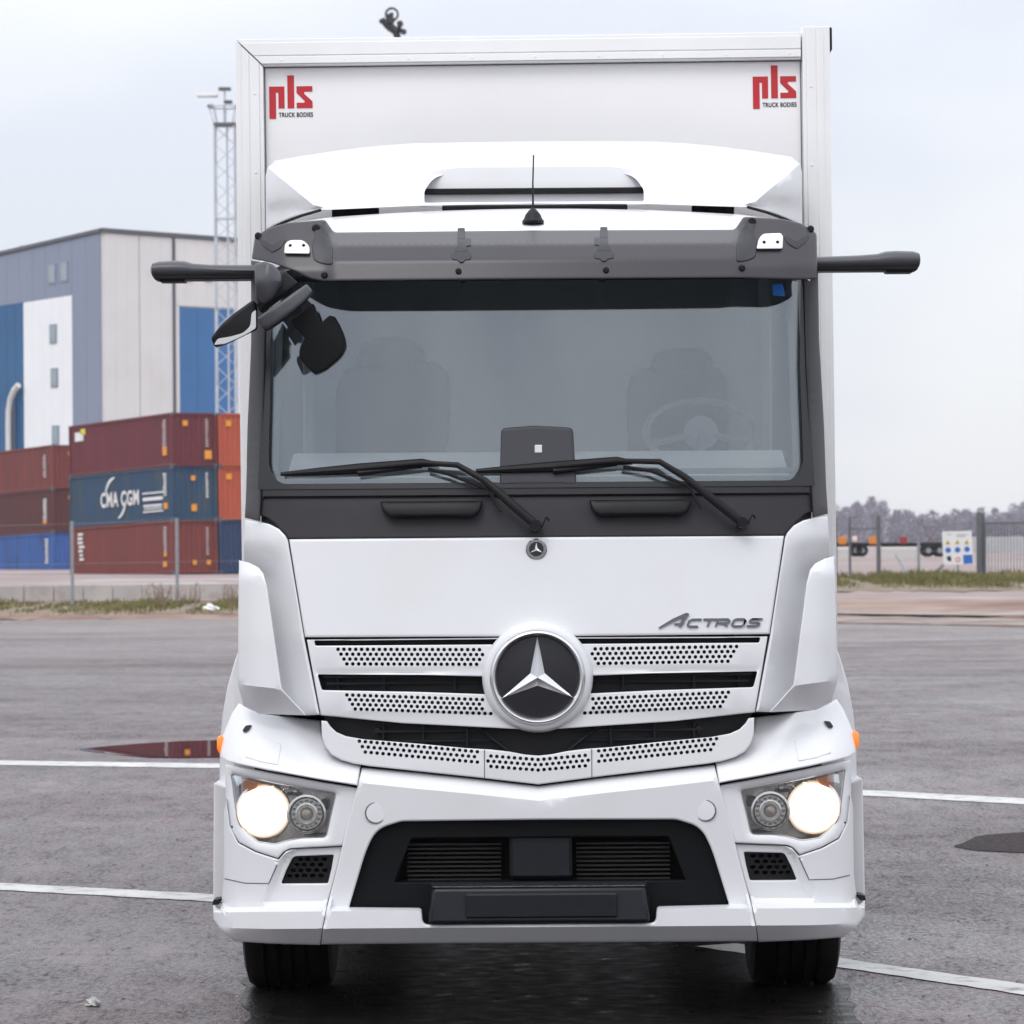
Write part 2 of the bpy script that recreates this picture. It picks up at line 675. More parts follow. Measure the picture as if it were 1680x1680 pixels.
# ------------------------------------------------------------------ setting: ground
def ground_material():
    m = bpy.data.materials.new("wet_asphalt")
    m.use_nodes = True
    t = m.node_tree
    b = t.nodes["Principled BSDF"]
    L = t.links.new
    N = t.nodes.new
    tc = N("ShaderNodeTexCoord")
    def noise(scale, detail, rough=0.55, stretch=(1, 1, 1)):
        mp = N("ShaderNodeMapping")
        mp.inputs["Scale"].default_value = stretch
        L(tc.outputs["Object"], mp.inputs[0])
        n = N("ShaderNodeTexNoise")
        n.inputs["Scale"].default_value = scale
        n.inputs["Detail"].default_value = detail
        n.inputs["Roughness"].default_value = rough
        L(mp.outputs[0], n.inputs["Vector"])
        return n.outputs[0]
    def ramp(src, p0, c0, p1, c1):
        r = N("ShaderNodeValToRGB")
        r.color_ramp.elements[0].position = p0
        r.color_ramp.elements[1].position = p1
        r.color_ramp.elements[0].color = c0 if len(c0) == 4 else tuple(c0) + (1,)
        r.color_ramp.elements[1].color = c1 if len(c1) == 4 else tuple(c1) + (1,)
        L(src, r.inputs[0])
        return r.outputs[0]
    def mix(f, a, c, mode='MIX'):
        x = N("ShaderNodeMix")
        x.data_type = 'RGBA'
        x.blend_type = mode
        if isinstance(f, float):
            x.inputs[0].default_value = f
        else:
            L(f, x.inputs[0])
        for i, s in ((6, a), (7, c)):
            if isinstance(s, tuple):
                x.inputs[i].default_value = s + (1,)
            else:
                L(s, x.inputs[i])
        return x.outputs[2]
    big = noise(0.17, 6, 0.65, (.75, 0.85, 1))
    mid = noise(1.1, 7, 0.68, (1, 0.5, 1))
    fine = noise(44, 4, 0.8, (1, 0.4, 1))
    grit = noise(90, 2, 0.7, (1, 0.35, 1))
    base = ramp(mid, 0.3, (0.028, 0.017, 0.018), 0.70, (0.116, 0.080, 0.083))
    base = mix(ramp(big, 0.42, (0, 0, 0), 0.62, (1, 1, 1)), base, (0.046, 0.027, 0.025))
    base = mix(0.75, base, ramp(fine, 0.3, (0.2, 0.2, 0.2), 0.68, (1.9, 1.9, 1.92)), 'MULTIPLY')
    base = mix(0.6, base, ramp(grit, 0.35, (0.35, 0.35, 0.35), 0.7, (1.9, 1.9, 1.9)), 'MULTIPLY')
    mott = noise(5, 6, 0.7, (1, 0.28, 1))
    base = mix(0.8, base, ramp(mott, 0.34, (0.36, 0.35, 0.36), 0.66, (1.55, 1.53, 1.55)), 'MULTIPLY')
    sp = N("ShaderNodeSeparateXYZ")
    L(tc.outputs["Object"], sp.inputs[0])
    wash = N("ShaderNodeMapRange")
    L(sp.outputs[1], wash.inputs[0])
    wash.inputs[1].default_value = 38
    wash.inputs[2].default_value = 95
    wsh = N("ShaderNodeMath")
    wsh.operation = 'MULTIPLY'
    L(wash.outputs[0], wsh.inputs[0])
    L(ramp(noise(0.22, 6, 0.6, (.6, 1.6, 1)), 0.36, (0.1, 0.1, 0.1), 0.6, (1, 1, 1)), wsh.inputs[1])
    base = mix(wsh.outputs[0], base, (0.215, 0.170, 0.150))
    cr = N("ShaderNodeTexVoronoi")
    cr.feature = 'DISTANCE_TO_EDGE'
    cr.inputs["Scale"].default_value = 0.22
    cmp_ = N("ShaderNodeMapping")
    wv = N("ShaderNodeVectorMath")
    wv.operation = 'ADD'
    wn_ = N("ShaderNodeTexNoise")
    wn_.inputs["Scale"].default_value = 0.9
    wn_.inputs["Detail"].default_value = 5
    L(tc.outputs["Object"], wn_.inputs["Vector"])
    wsx = N("ShaderNodeVectorMath")
    wsx.operation = 'SCALE'
    wsx.inputs["Scale"].default_value = 2.2
    L(wn_.outputs["Color"], wsx.inputs[0])
    L(tc.outputs["Object"], wv.inputs[0])
    L(wsx.outputs[0], wv.inputs[1])
    L(wv.outputs[0], cr.inputs["Vector"])
    crk = N("ShaderNodeMapRange")
    L(cr.outputs["Distance"], crk.inputs[0])
    crk.inputs[1].default_value = 0.0
    crk.inputs[2].default_value = 0.014
    crk.inputs[3].default_value = 0.55
    crk.inputs[4].default_value = 0.0
    base = mix(crk.outputs[0], base, (0.022, 0.02, 0.02))
    L(base, b.inputs["Base Color"])
    big = noise(0.11, 6, 0.66, (.6, 1.3, 1))
    mid = noise(0.8, 7, 0.7, (.8, .6, 1))
    wet = mix(0.5, ramp(big, 0.35, (0, 0, 0), 0.65, (1, 1, 1)), ramp(mid, 0.3, (0, 0, 0), 0.7, (1, 1, 1)))
    wet = mix(0.5, wet, ramp(fine, 0.35, (0, 0, 0), 0.65, (1, 1, 1)))
    mr = N("ShaderNodeMapRange")
    L(wet, mr.inputs[0])
    mr.inputs[1].default_value = 0.2
    mr.inputs[2].default_value = 0.8
    mr.inputs[3].default_value = 0.14
    mr.inputs[4].default_value = 0.66
    L(mr.outputs[0], b.inputs["Roughness"])
    sheen = mix(0.55, ramp(noise(7, 7, 0.75, (1, 0.22, 1)), 0.36, (0, 0, 0), 0.64, (1, 1, 1)), ramp(noise(30, 3, 0.75, (1, 0.25, 1)), 0.38, (0, 0, 0), 0.62, (1, 1, 1)))
    sr = N("ShaderNodeMapRange")
    L(sheen, sr.inputs[0])
    sr.inputs[1].default_value = 0.15
    sr.inputs[2].default_value = 0.85
    sr.inputs[3].default_value = 0.03
    sr.inputs[4].default_value = 0.95
    L(sr.outputs[0], b.inputs["Specular IOR Level"])
    bp = N("ShaderNodeBump")
    bp.inputs["Strength"].default_value = 0.9
    bp.inputs["Distance"].default_value = 0.013
    L(mix(0.5, fine, grit), bp.inputs["Height"])
    L(bp.outputs[0], b.inputs["Normal"])
    return m
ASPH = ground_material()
PAINT = mat("worn_road_paint", (0.55, 0.55, 0.53), 0.5, var=0.14, vscale=3, dirt=(0.17, 0.16, 0.16), dirt_scale=6, dirt_lo=0.50, dirt_hi=0.70, bump=0.3, bscale=60)
WATER = mat("puddle_water", (0.008, 0.006, 0.006), 0.004, var=0.05, spec=0.9)
WETSHADE = mat("soaked_shaded_asphalt", (0.008, 0.0065, 0.006), 0.38, var=0.4, vscale=9, bump=0.5, bscale=55, rvar=.12, spec=.16)  # wet asphalt, blackened further to paint in the shade under the truck
PATCH = mat("wet_tar_patch", (0.042, 0.034, 0.034), 0.8, var=0.85, vscale=34, bump=1.0, bscale=60, spec=.12)
SAND = mat("sandy_verge", (0.29, 0.205, 0.165), 0.9, var=0.2, vscale=0.35, bump=0.4, bscale=3, dirt=(0.17, 0.095, 0.068), dirt_scale=0.16, dirt_lo=0.42, dirt_hi=0.55)
GRAVEL = mat("reddish_gravel", (0.27, 0.205, 0.195), 0.9, var=0.12, vscale=0.3, bump=0.3, bscale=4, dirt=(0.36, 0.33, 0.32), dirt_scale=0.09, dirt_lo=0.5, dirt_hi=0.62)
SOIL = mat("grassy_soil", (0.20, 0.155, 0.105), 0.95, var=0.3, vscale=0.8, dirt=(0.20, 0.14, 0.10), dirt_scale=0.5, dirt_lo=0.5, dirt_hi=0.7)

def sheet(name, pts, m, kind="structure"):
    mb = MB()
    mb.add(pts, [tuple(range(len(pts)))])
    o = mb.build(name, m, recalc=False)
    if o.data.polygons[0].normal.z < 0:
        o.data.flip_normals()
    return struct(o, kind)

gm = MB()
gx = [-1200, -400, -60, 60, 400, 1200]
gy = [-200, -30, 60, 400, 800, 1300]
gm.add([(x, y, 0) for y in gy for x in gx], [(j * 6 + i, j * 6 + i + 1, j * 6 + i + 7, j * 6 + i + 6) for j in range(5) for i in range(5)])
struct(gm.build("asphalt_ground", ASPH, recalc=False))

def line(p_top, p_bot, q_top, q_bot, ext0=0.0, ext1=0.0, z=0.004):
    a, b, c, d = G(*p_top), G(*p_bot), G(*q_top), G(*q_bot)
    p, q = (a + b) / 2, (c + d) / 2
    t = (q - p).normalized()
    nrm = Vector((-t.y, t.x, 0))
    w = (abs((a - b).dot(nrm)) + abs((c - d).dot(nrm))) / 4
    p = p - t * ext0
    q = q + t * ext1
    # slightly ragged long edges
    n = 60
    up, lo = [], []
    for i in range(n + 1):
        s = p.lerp(q, i / n)
        up.append(s + nrm * (w + random.uniform(-.012, .012)) + Vector((0, 0, z)))
        lo.append(s - nrm * (w + random.uniform(-.012, .012)) + Vector((0, 0, z)))
    mb = MB()
    mb.add(up + lo, [(i, i + 1, n + 1 + i + 1, n + 1 + i) for i in range(n)])
    o = mb.build("painted_line", PAINT, recalc=False)
    if o.data.polygons[0].normal.z < 0:
        o.data.flip_normals()
    return struct(o)
line((0, 1448.6), (0, 1462), (347, 1468.7), (347, 1479), 2.5, 0.35)
line((0, 1248), (0, 1256), (362, 1253.6), (362, 1260.5), 6, 1.0)
line((1413, 1297), (1413, 1305), (1680, 1310), (1680, 1321), 1.0, 6)
line((1377, 1574), (1377, 1587), (1680, 1615), (1680, 1634), 0.95, 4)

pud = [(128, 1229), (180, 1223.5), (240, 1219), (300, 1215.5), (365, 1214), (470, 1214), (470, 1243), (365, 1242.5), (300, 1243.5), (245, 1243), (190, 1238), (150, 1233)]
sheet("puddle", [G(x, y, 0.004) for x, y in rp([p + (4,) for p in pud], 3)], WATER)
pt = [(1562, 1388), (1585, 1381), (1600, 1372), (1622, 1369), (1660, 1366), (1700, 1364), (1760, 1372), (1760, 1400), (1690, 1399), (1640, 1397), (1600, 1395)]
sheet("asphalt_patch", [G(x, y, 0.004) for x, y in rp([p + (6,) for p in pt], 3)], PATCH)

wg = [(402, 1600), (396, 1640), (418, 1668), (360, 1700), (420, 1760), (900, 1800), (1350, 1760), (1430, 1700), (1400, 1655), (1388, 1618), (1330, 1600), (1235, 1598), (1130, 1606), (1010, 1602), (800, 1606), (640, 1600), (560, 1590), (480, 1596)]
def wet_shade_edge():
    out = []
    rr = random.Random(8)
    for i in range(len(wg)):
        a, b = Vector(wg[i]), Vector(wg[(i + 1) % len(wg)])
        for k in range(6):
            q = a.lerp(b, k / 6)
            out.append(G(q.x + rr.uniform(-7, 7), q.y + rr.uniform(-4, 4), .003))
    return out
sheet("wet_shaded_ground", wet_shade_edge(), WETSHADE)  # wet zone below the bumper, with the truck's shade in its colour
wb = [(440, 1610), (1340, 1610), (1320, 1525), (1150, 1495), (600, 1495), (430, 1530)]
sheet("wet_shaded_ground", [G(x, y, .0022) for x, y in rp([p + (20,) for p in wb], 4)], WETSHADE)  # dark sheet deepening the shade further back beneath the cab

# verge and yard beyond the asphalt: a low bank rising to the container yard
vm = MB()
vx = [(-420, 108), (-75, 98), (-14, 103), (0, 104), (6, 100), (12, 92), (30, 84), (70, 78), (420, 60)]
rows = [(0.0, -0.02), (1.5, 0.10), (8, 0.13), (22, 0.22), (50, 0.52), (75, 0.62), (140, 0.72), (400, 1.1), (1100, 2.0)]
fine_x = []
for (a, da), (b, db) in zip(vx, vx[1:]):
    k = 10 if b - a < 100 else 4
    for i in range(k):
        s = i / k
        fine_x.append((a + (b - a) * s, da + (db - da) * s + random.uniform(-.5, .5)))
fine_x.append(vx[-1])
nx = len(fine_x)
vm.add([(x * (1 + r / 700), d - D0 + r, z + (random.uniform(-.05, .05) if 0.3 < z < .6 else 0)) for r, z in rows for x, d in fine_x],
       [(j * nx + i, j * nx + i + 1, (j + 1) * nx + i + 1, (j + 1) * nx + i) for j in range(len(rows) - 1) for i in range(nx - 1)])
verge_o = struct(vm.build("sandy_verge", SAND, recalc=False, smooth=80))
verge_o.data.materials.append(GRAVEL)
for p in verge_o.data.polygons:
    if p.index // (nx - 1) >= 3:
        p.material_index = 1

def verge_h(x, y):
    xs = None
    for r in range(0, 400):
        pass
def edge_d(x):
    return interp(vx, x)
def bank(x, d):
    """height of the verge at lateral x, camera distance d"""
    return interp(rows, d - edge_d(x))

# concrete gutter along the right hand edge of the asphalt
KERB = mat("weathered_concrete", (0.40, 0.37, 0.35), 0.85, var=0.12, vscale=1.2, dirt=(0.25, 0.21, 0.19), dirt_scale=0.8, dirt_lo=0.5, dirt_hi=0.7)
km = MB()
kx = [6 + i * 1.5 for i in range(30)]
for a, b in zip(kx, kx[1:]):
    da, db = interp(vx, a) - D0 - 7.2 + .3 * sin(a), interp(vx, b) - D0 - 7.2 + .3 * sin(b)
    km.hexa([(a, da, -.05), (b - .02, db, -.05), (b - .02, db + 6.6, -.05), (a, da + 6.6, -.05),
             (a, da, .03), (b - .02, db, .03), (b - .02, db + 6.6, .07), (a, da + 6.6, .07)])
PALEG = mat("pale_trodden_gravel", (0.30, 0.255, 0.23), 0.9, var=.2, vscale=.5, dirt=(.17, .12, .10), dirt_scale=.35, dirt_lo=.42, dirt_hi=.62)
struct(km.build("concrete_gutter", PALEG))
km = MB()
for a, b in zip(kx[:16], kx[1:]):
    da, db = interp(vx, a), interp(vx, b)
    e0, e1 = 7.5 + 1.5 * sin(a * .6) - a * .15, 7.5 + 1.5 * sin(b * .6) - b * .15
    km.add([(a, da - D0 + 1.2, bank(a, da + 1.2) + .03), (b, db - D0 + 1.2, bank(b, db + 1.2) + .03), (b, db - D0 + e1, bank(b, db + e1) + .03), (a, da - D0 + e0, bank(a, da + e0) + .03)], [(0, 1, 2, 3)])
struct(km.build("pale_gravel_strip", PALEG, recalc=False))

# ------------------------------------------------------------------ setting: warehouse
WH_GREY = mat("grey_blue_cladding", (0.225, 0.260, 0.345), 0.55, var=0.04, vscale=0.3, stretch=(1, 1, .25))
WH_WHITE = mat("pale_cladding", (0.70, 0.685, 0.68), 0.55, var=0.03, vscale=0.3, dirt=(0.62, 0.60, 0.58), dirt_scale=0.25, dirt_lo=0.5, dirt_hi=0.85)
WH_WHITE2 = mat("white_cladding", (0.80, 0.82, 0.84), 0.5, var=0.03, vscale=0.3)
WH_BLUE = mat("blue_steel_door", (0.040, 0.155, 0.37), 0.5, var=0.08, vscale=0.3)
WH_DBLUE = mat("dark_blue_cladding", (0.022, 0.105, 0.24), 0.5, var=0.08, vscale=0.3)
TRIM = mat("dark_trim", (0.10, 0.105, 0.12), 0.5)
WINP = mat("window_pane", (0.30, 0.36, 0.38), 0.15, var=0.1)
RUST = mat("rusty_vent", (0.30, 0.22, 0.17), 0.8, var=0.3, vscale=2)
PIPEM = mat("white_duct", (0.62, 0.62, 0.60), 0.5, var=0.04)

def solve_wall(px, py, c, n):
    """distance along direction n from c whose screen column is px"""
    u, v = unroll(px, py)
    k = u / F
    # c.x + t n.x = k (c.y + D0 + t n.y)
    return (k * (c.y + D0) - c.x) / (n.x - k * n.y)
wc = W(166, 382, 260)
wc.z = 0
RD = Vector((sin(radians(45)), cos(radians(45)), 0))       # right hand facade
LD = Vector((-sin(radians(45)), cos(radians(45)), 0))      # left hand facade
wh = thing("warehouse", "tall grey and white clad warehouse with blue doors behind the container stacks", "warehouse", wc)
def wall_z(px, py, n):
    t = solve_wall(px, py, wc, n)
    d = wc.y + D0 + t * n.y
    return t, W(px, py, d).z
def wall_pt(t, z, n, out=0.0):
    nrm = Vector((n.y, -n.x, 0)) if n is RD else Vector((-n.y, n.x, 0))
    if nrm.y > 0:
        nrm = -nrm
    return Vector((n.x * t, n.y * t, z)) + nrm * out
ZT = W(166, 381, 260).z
tL, zL = wall_z(0, 419, LD)
sl = (zL - ZT) / tL                      # roof slope over the left facade
tR, zR = wall_z(395, 397.5, RD)
sr = (zR - ZT) / tR
LL, LR = 46.0, 52.0
hull = MB()
A = wall_pt(0, 0, LD); 
p0, p1, p2 = wall_pt(0, 0, RD), wall_pt(LR, 0, RD), wall_pt(LL, 0, LD)
p3 = p1 + p2
z0, z1, z2, z3 = ZT, ZT + sr * LR, ZT + sl * LL, ZT + sl * LL + sr * LR
hull.hexa([p0, p1, p3, p2, p0 + Vector((0, 0, z0)), p1 + Vector((0, 0, z1)), p3 + Vector((0, 0, z3)), p2 + Vector((0, 0, z2))])
hull.build("wall", WH_WHITE, wh)
def clad(name, n, t0, t1, za0, za1, zb0, zb1, m, out=0.12, ribs=0.0, parent=None):
    """cladding panel on a facade: bottom za, top zb at t0 / t1, with vertical ribs"""
    mb = MB()
    if ribs:
        k = max(1, int(abs(t1 - t0) / ribs))
        for i in range(k):
            for s0, s1, o in ((i / k, (i + .93) / k, out), ((i + .93) / k, (i + 1) / k, out - .012)):
                a, b = t0 + (t1 - t0) * s0, t0 + (t1 - t0) * s1
                f = lambda q, u, w: u + (w - u) * (q - t0) / (t1 - t0)
                mb.hexa([wall_pt(a, f(a, za0, za1), n, 0.004), wall_pt(b, f(b, za0, za1), n, 0.004), wall_pt(b, f(b, za0, za1), n, o), wall_pt(a, f(a, za0, za1), n, o),
                         wall_pt(a, f(a, zb0, zb1), n, 0.004), wall_pt(b, f(b, zb0, zb1), n, 0.004), wall_pt(b, f(b, zb0, zb1), n, o), wall_pt(a, f(a, zb0, zb1), n, o)])
    else:
        mb.hexa([wall_pt(t0, za0, n, 0.004), wall_pt(t1, za1, n, 0.004), wall_pt(t1, za1, n, out), wall_pt(t0, za0, n, out),
                 wall_pt(t0, zb0, n, 0.004), wall_pt(t1, zb1, n, 0.004), wall_pt(t1, zb1, n, out), wall_pt(t0, zb0, n, out)])
    return mb.build(name, m, parent or wh)
# left facade, right to left: grey corner column, white panel, blue panel; grey band over them
tA = solve_wall(121, 600, wc, LD)
tB = solve_wall(41, 600, wc, LD)
zc0, zc1 = wall_z(118, 484, LD)[1], wall_z(41, 496, LD)[1]
zc2 = wall_z(0, 507, LD)[1]
slb = (zc1 - zc0) / (tB - tA)
top = lambda t: ZT + sl * t - 0.05
clad("corner_cladding", LD, 0.0, tA, 0.0, 0.0, top(0), top(tA), WH_GREY, ribs=1.1)
clad("cladding_band", LD, tA + .01, LL - .1, zc0, zc0 + slb * (LL - tA), top(tA), top(LL), WH_GREY, ribs=1.4)
clad("white_cladding", LD, tA + .01, tB, 0.0, 0.0, zc0 - .02, zc1 - .02, WH_WHITE2, ribs=0.9)
clad("blue_cladding", LD, tB + .01, LL - .1, 0.0, 0.0, zc1 - .02, zc0 + slb * (LL - tA) - .02, WH_DBLUE, ribs=0.9)
# right facade: pale panels, blue sliding door with white jamb
tC = solve_wall(284, 600, wc, RD)
tD0, tD1 = solve_wall(293, 600, wc, RD), solve_wall(383, 600, wc, RD)
tM = solve_wall(228, 600, wc, RD)
topr = lambda t: ZT + sr * t - 0.05
clad("pale_cladding", RD, 0.15, tM - .04, 0, 0, topr(0), topr(tM), WH_WHITE, ribs=0.9)
clad("pale_cladding", RD, tM + .04, tC - .1, 0, 0, topr(tM), topr(tC), WH_WHITE, ribs=0.9)
zd = wall_z(335, 506, RD)[1]
clad("pale_cladding", RD, tC + .1, tD1 + 9, zd + .1, zd + .1, topr(tC), topr(tD1 + 9), WH_WHITE, ribs=0.9)
clad("white_jamb", RD, tC + .1, tD0 - .03, 0, 0, zd + .08, zd + .08, WH_WHITE, out=.14)
clad("sliding_door", RD, tD0, tD1, 0, 0, zd, zd, WH_BLUE, ribs=1.6, out=.08)
clad("white_jamb", RD, tD1 + .03, tD1 + 9, 0, 0, zd + .08, zd + .08, WH_WHITE2, out=.14)
clad("downpipe", RD, tC - .08, tC + .08, 0, 0, topr(tC), topr(tC), TRIM, out=.22)
clad("roof_trim", RD, -.1, LR, ZT, ZT + sr * LR, ZT + .28, ZT + sr * LR + .28, TRIM, out=.25)
clad("roof_trim", LD, -.1, LL, ZT, ZT + sl * LL, ZT + .24, ZT + sl * LL + .24, TRIM, out=.25)
for px in (306, 340, 385):
    t = solve_wall(px, 460, wc, RD)
    z = wall_z(px, 459, RD)[1]
    clad("wall_vent", RD, t - .35, t + .35, z - .12, z - .12, z + .15, z + .15, RUST, out=.2)
for px, py, hw, hh in ((88, 449, 4.6, 14), (108, 446, 4.6, 14), (90, 548, 4.0, 13), (92, 620, 4.0, 13), (94, 714, 4.0, 13)):
    t = solve_wall(px, py, wc, LD)
    t0, t1 = solve_wall(px - hw, py, wc, LD), solve_wall(px + hw, py, wc, LD)
    za, zb = wall_z(px, py + hh, LD)[1], wall_z(px, py - hh, LD)[1]
    w = clad("window", LD, t0 + .12, t1 - .12, za - .12, za - .12, zb + .12, zb + .12, WH_GREY, out=.17)
    clad("pane", LD, t0, t1, za, za, zb, zb, WINP, out=.19, parent=w)
dp = []
for px, py in ((40, 632), (33, 640), (27, 655), (24, 675), (23.5, 700), (24, 745), (24, 800)):
    t, z = wall_z(px, py, LD)
    dp.append(wall_pt(t, z, LD, 0.5))
mb = MB().tube(dp, 0.21, 12)
mb.build("duct_pipe", PIPEM, wh)
dp = []
for px, py in ((31, 664), (31.5, 700), (32, 800)):
    t, z = wall_z(px, py, LD)
    dp.append(wall_pt(t, z, LD, 0.4))
MB().tube(dp, 0.07, 8).build("thin_pipe", TRIM, wh)
# small plant on the roof of the left hand wing
mb = MB()
for k in range(5):
    t = tL * .98 + k * 1.4
    p = wall_pt(t, ZT + sl * t + .1, LD, -2)
    mb.box(p.x - .35, p.x + .35, p.y - .35, p.y + .35, p.z - .1, p.z + random.uniform(.35, .9))
mb.each("roof_plant", STEEL, wh)

# ------------------------------------------------------------------ setting: floodlight mast
md_ = 236.0
mb_base = W(374, 900, md_); mtop = W(366.5, 207, md_)
ms = thing("floodlight_mast", "slim lattice mast with floodlights on top beside the truck box", "floodlight mast", (mb_base.x, mb_base.y, 0.6))
hm = mtop.z - 0.6
MASTM = mat("mast_steel", (0.50, 0.53, 0.58), 0.55, metal=0.3, var=0.05)
mb = MB()
hw = 0.60
cor = [(-hw, -hw), (hw, -hw), (hw, hw), (-hw, hw)]
for x, y in cor:
    mb.tube([(x, y, 0), (x, y, hm)], 0.05, 6)
nb = 24
for i in range(nb):
    a, b = hm * i / nb, hm * (i + 1) / nb
    for k in range(4):
        p, q = cor[k], cor[(k + 1) % 4]
        mb.tube([(p[0], p[1], a), (q[0], q[1], b)] if (i + k) % 2 else [(q[0], q[1], a), (p[0], p[1], b)], 0.026, 5)
        if i % 6 == 0:
            mb.tube([(p[0], p[1], b), (q[0], q[1], b)], 0.045, 5)
mb.tube([(0.12, 0, 0), (0.12, 0, hm)], 0.06, 6)
mb.build("lattice_column", MASTM, ms)
mb = MB()
mb.box(-.66, .66, -.66, .66, hm, hm + .16)
mb.box(-.36, .36, -.3, .3, hm + 2.15, hm + 2.32)
mb.each("platform", TRIM, ms)
mb = MB()
R = 0.95
ringp = [(R * cos(2 * pi * k / 16), R * sin(2 * pi * k / 16), hm + 1.15) for k in range(17)]
mb.tube(ringp, 0.05, 6)
for k in range(0, 16, 2):
    mb.tube([(ringp[k][0] * .68, ringp[k][1] * .68, hm + .1), ringp[k]], 0.03, 5)
mb.tube([(0, 0, hm), (0, 0, hm + 2.2)], 0.05, 6)
mb.build("top_cage", MASTM, ms)
for x, z, rz, sx in ((-1.05, 1.85, .10, 1.0), (1.05, 1.82, -.2, .6), (-.85, 1.2, 0, .3), (.85, 1.2, 0, .3), (.2, 1.45, 0, .4)):
    mb = MB()
    mb.rbox(x - .62 * sx, x + .62 * sx, -.3, .3, hm + z - .09, hm + z + .09, .03)
    o = mb.build("floodlight", WHTV if sx > .5 else TRIM, ms)
for x, y, z in ((-.9, 0, 1.5), (.9, 0, 1.5)):
    pass

# dark crane head showing above the truck box
cd = 205.0
cp = W(652, 60, cd)
ch = thing("crane_head", "dark crane head with a round sheave wheel sticking up behind the truck box roof", "crane", (cp.x, cp.y, 0.9))
CRN = mat("dark_crane_steel", (0.030, 0.032, 0.038), 0.5, var=0.2)
def cpt(px, py, o=0.0):
    p = W(px, py, cd) - Vector((cp.x, cp.y, 0.9))
    p.y += o
    return p
mb = MB()
mb.tube([cpt(652, 62), Vector((0, 0, 0))], [0.16, 0.35], 8)
mb.tube([cpt(652, 62), cpt(650, 52), cpt(640, 44), cpt(630, 34)], [0.20, 0.22, 0.24, 0.2], 8)
mb.tube([cpt(628, 30), cpt(632, 42), cpt(646, 52)], 0.11, 8)
mb.build("boom", CRN, ch)
mb = MB()
c = cpt(643, 24, -.1)
mb.ring([(0.26, -.08), (0.37, -.08), (0.37, .08), (0.26, .08)], c, 'y', 32)
mb.lathe([(0.10, -.1), (0.10, .1)], c, 'y', 16)
mb.tube([c + Vector((-.3, 0, -.1)), c + Vector((.05, 0, 0))], 0.11, 8)
mb.build("sheave_wheel", CRN, ch)
mb = MB()
for px, py, r in ((626, 36, .12), (656.5, 40, .17), (662.5, 53, .15), (642, 34, .2)):
    q = cpt(px, py, -.2)
    mb.lathe([(0, -.14), (r, -.12), (r, .12), (0, .14)], q, 'y', 14)
mb.tube([cpt(652, 44), cpt(662, 54)], .12, 8)
mb.each("pulley_block", CRN, ch)

# ------------------------------------------------------------------ setting: containers
TH = radians(30.5)
def cmat(name, c, dirt, lo=0.5, hi=0.7, rough=0.6):
    return mat(name, c, rough, var=0.10, vscale=1.2, stretch=(1, 1, .35), dirt=dirt, dirt_scale=0.9, dirt_lo=lo, dirt_hi=hi)
CM = dict(
    maroon=cmat("maroon_container_paint", (0.128, 0.020, 0.030), (0.10, 0.022, 0.025)),
    blue=cmat("faded_blue_container_paint", (0.018, 0.055, 0.112), (0.045, 0.068, 0.080)),
    brown=cmat("red_brown_container_paint", (0.175, 0.036, 0.031), (0.14, 0.038, 0.028)),
    orange=cmat("orange_red_container_paint", (0.42, 0.082, 0.040), (0.34, 0.08, 0.045)),
    navy=cmat("navy_container_paint", (0.022, 0.045, 0.110), (0.02, 0.03, 0.06)),
    rust=cmat("rusty_red_container_paint", (0.168, 0.034, 0.030), (0.11, 0.03, 0.025)),
    dark=cmat("dark_brown_container_paint", (0.085, 0.021, 0.021), (0.065, 0.022, 0.022)),
    bright=cmat("bright_blue_container_paint", (0.034, 0.105, 0.33), (0.03, 0.06, 0.16)))
CL, CWD, CHT = 12.19, 2.44, 2.59
def corrugated(mb, p, du, length, z0, z1, nrm, period=0.28, depth=0.04):
    """trapezoidal corrugated sheet from p along du"""
    k = int(length / period)
    pts = []
    for i in range(k):
        for s, o in ((0, 0), (.30, 0), (.5, depth), (.80, depth)):
            pts.append((length * (i + s) / k, o))
    pts.append((length, 0))
    vs = []
    for s, o in pts:
        q = Vector(p) + Vector(du) * s - Vector(nrm) * o
        vs += [q + Vector((0, 0, z0)), q + Vector((0, 0, z1))]
    mb.add(vs, [(2 * i, 2 * i + 2, 2 * i + 3, 2 * i + 1) for i in range(len(pts) - 1)])
ORNM = mat("orange_marking", (0.75, 0.30, 0.03), 0.5)
YELM = mat("yellow_marking", (0.70, 0.62, 0.05), 0.5)
PALEM = mat("pale_code_marking", (0.50, 0.42, 0.42), 0.6)
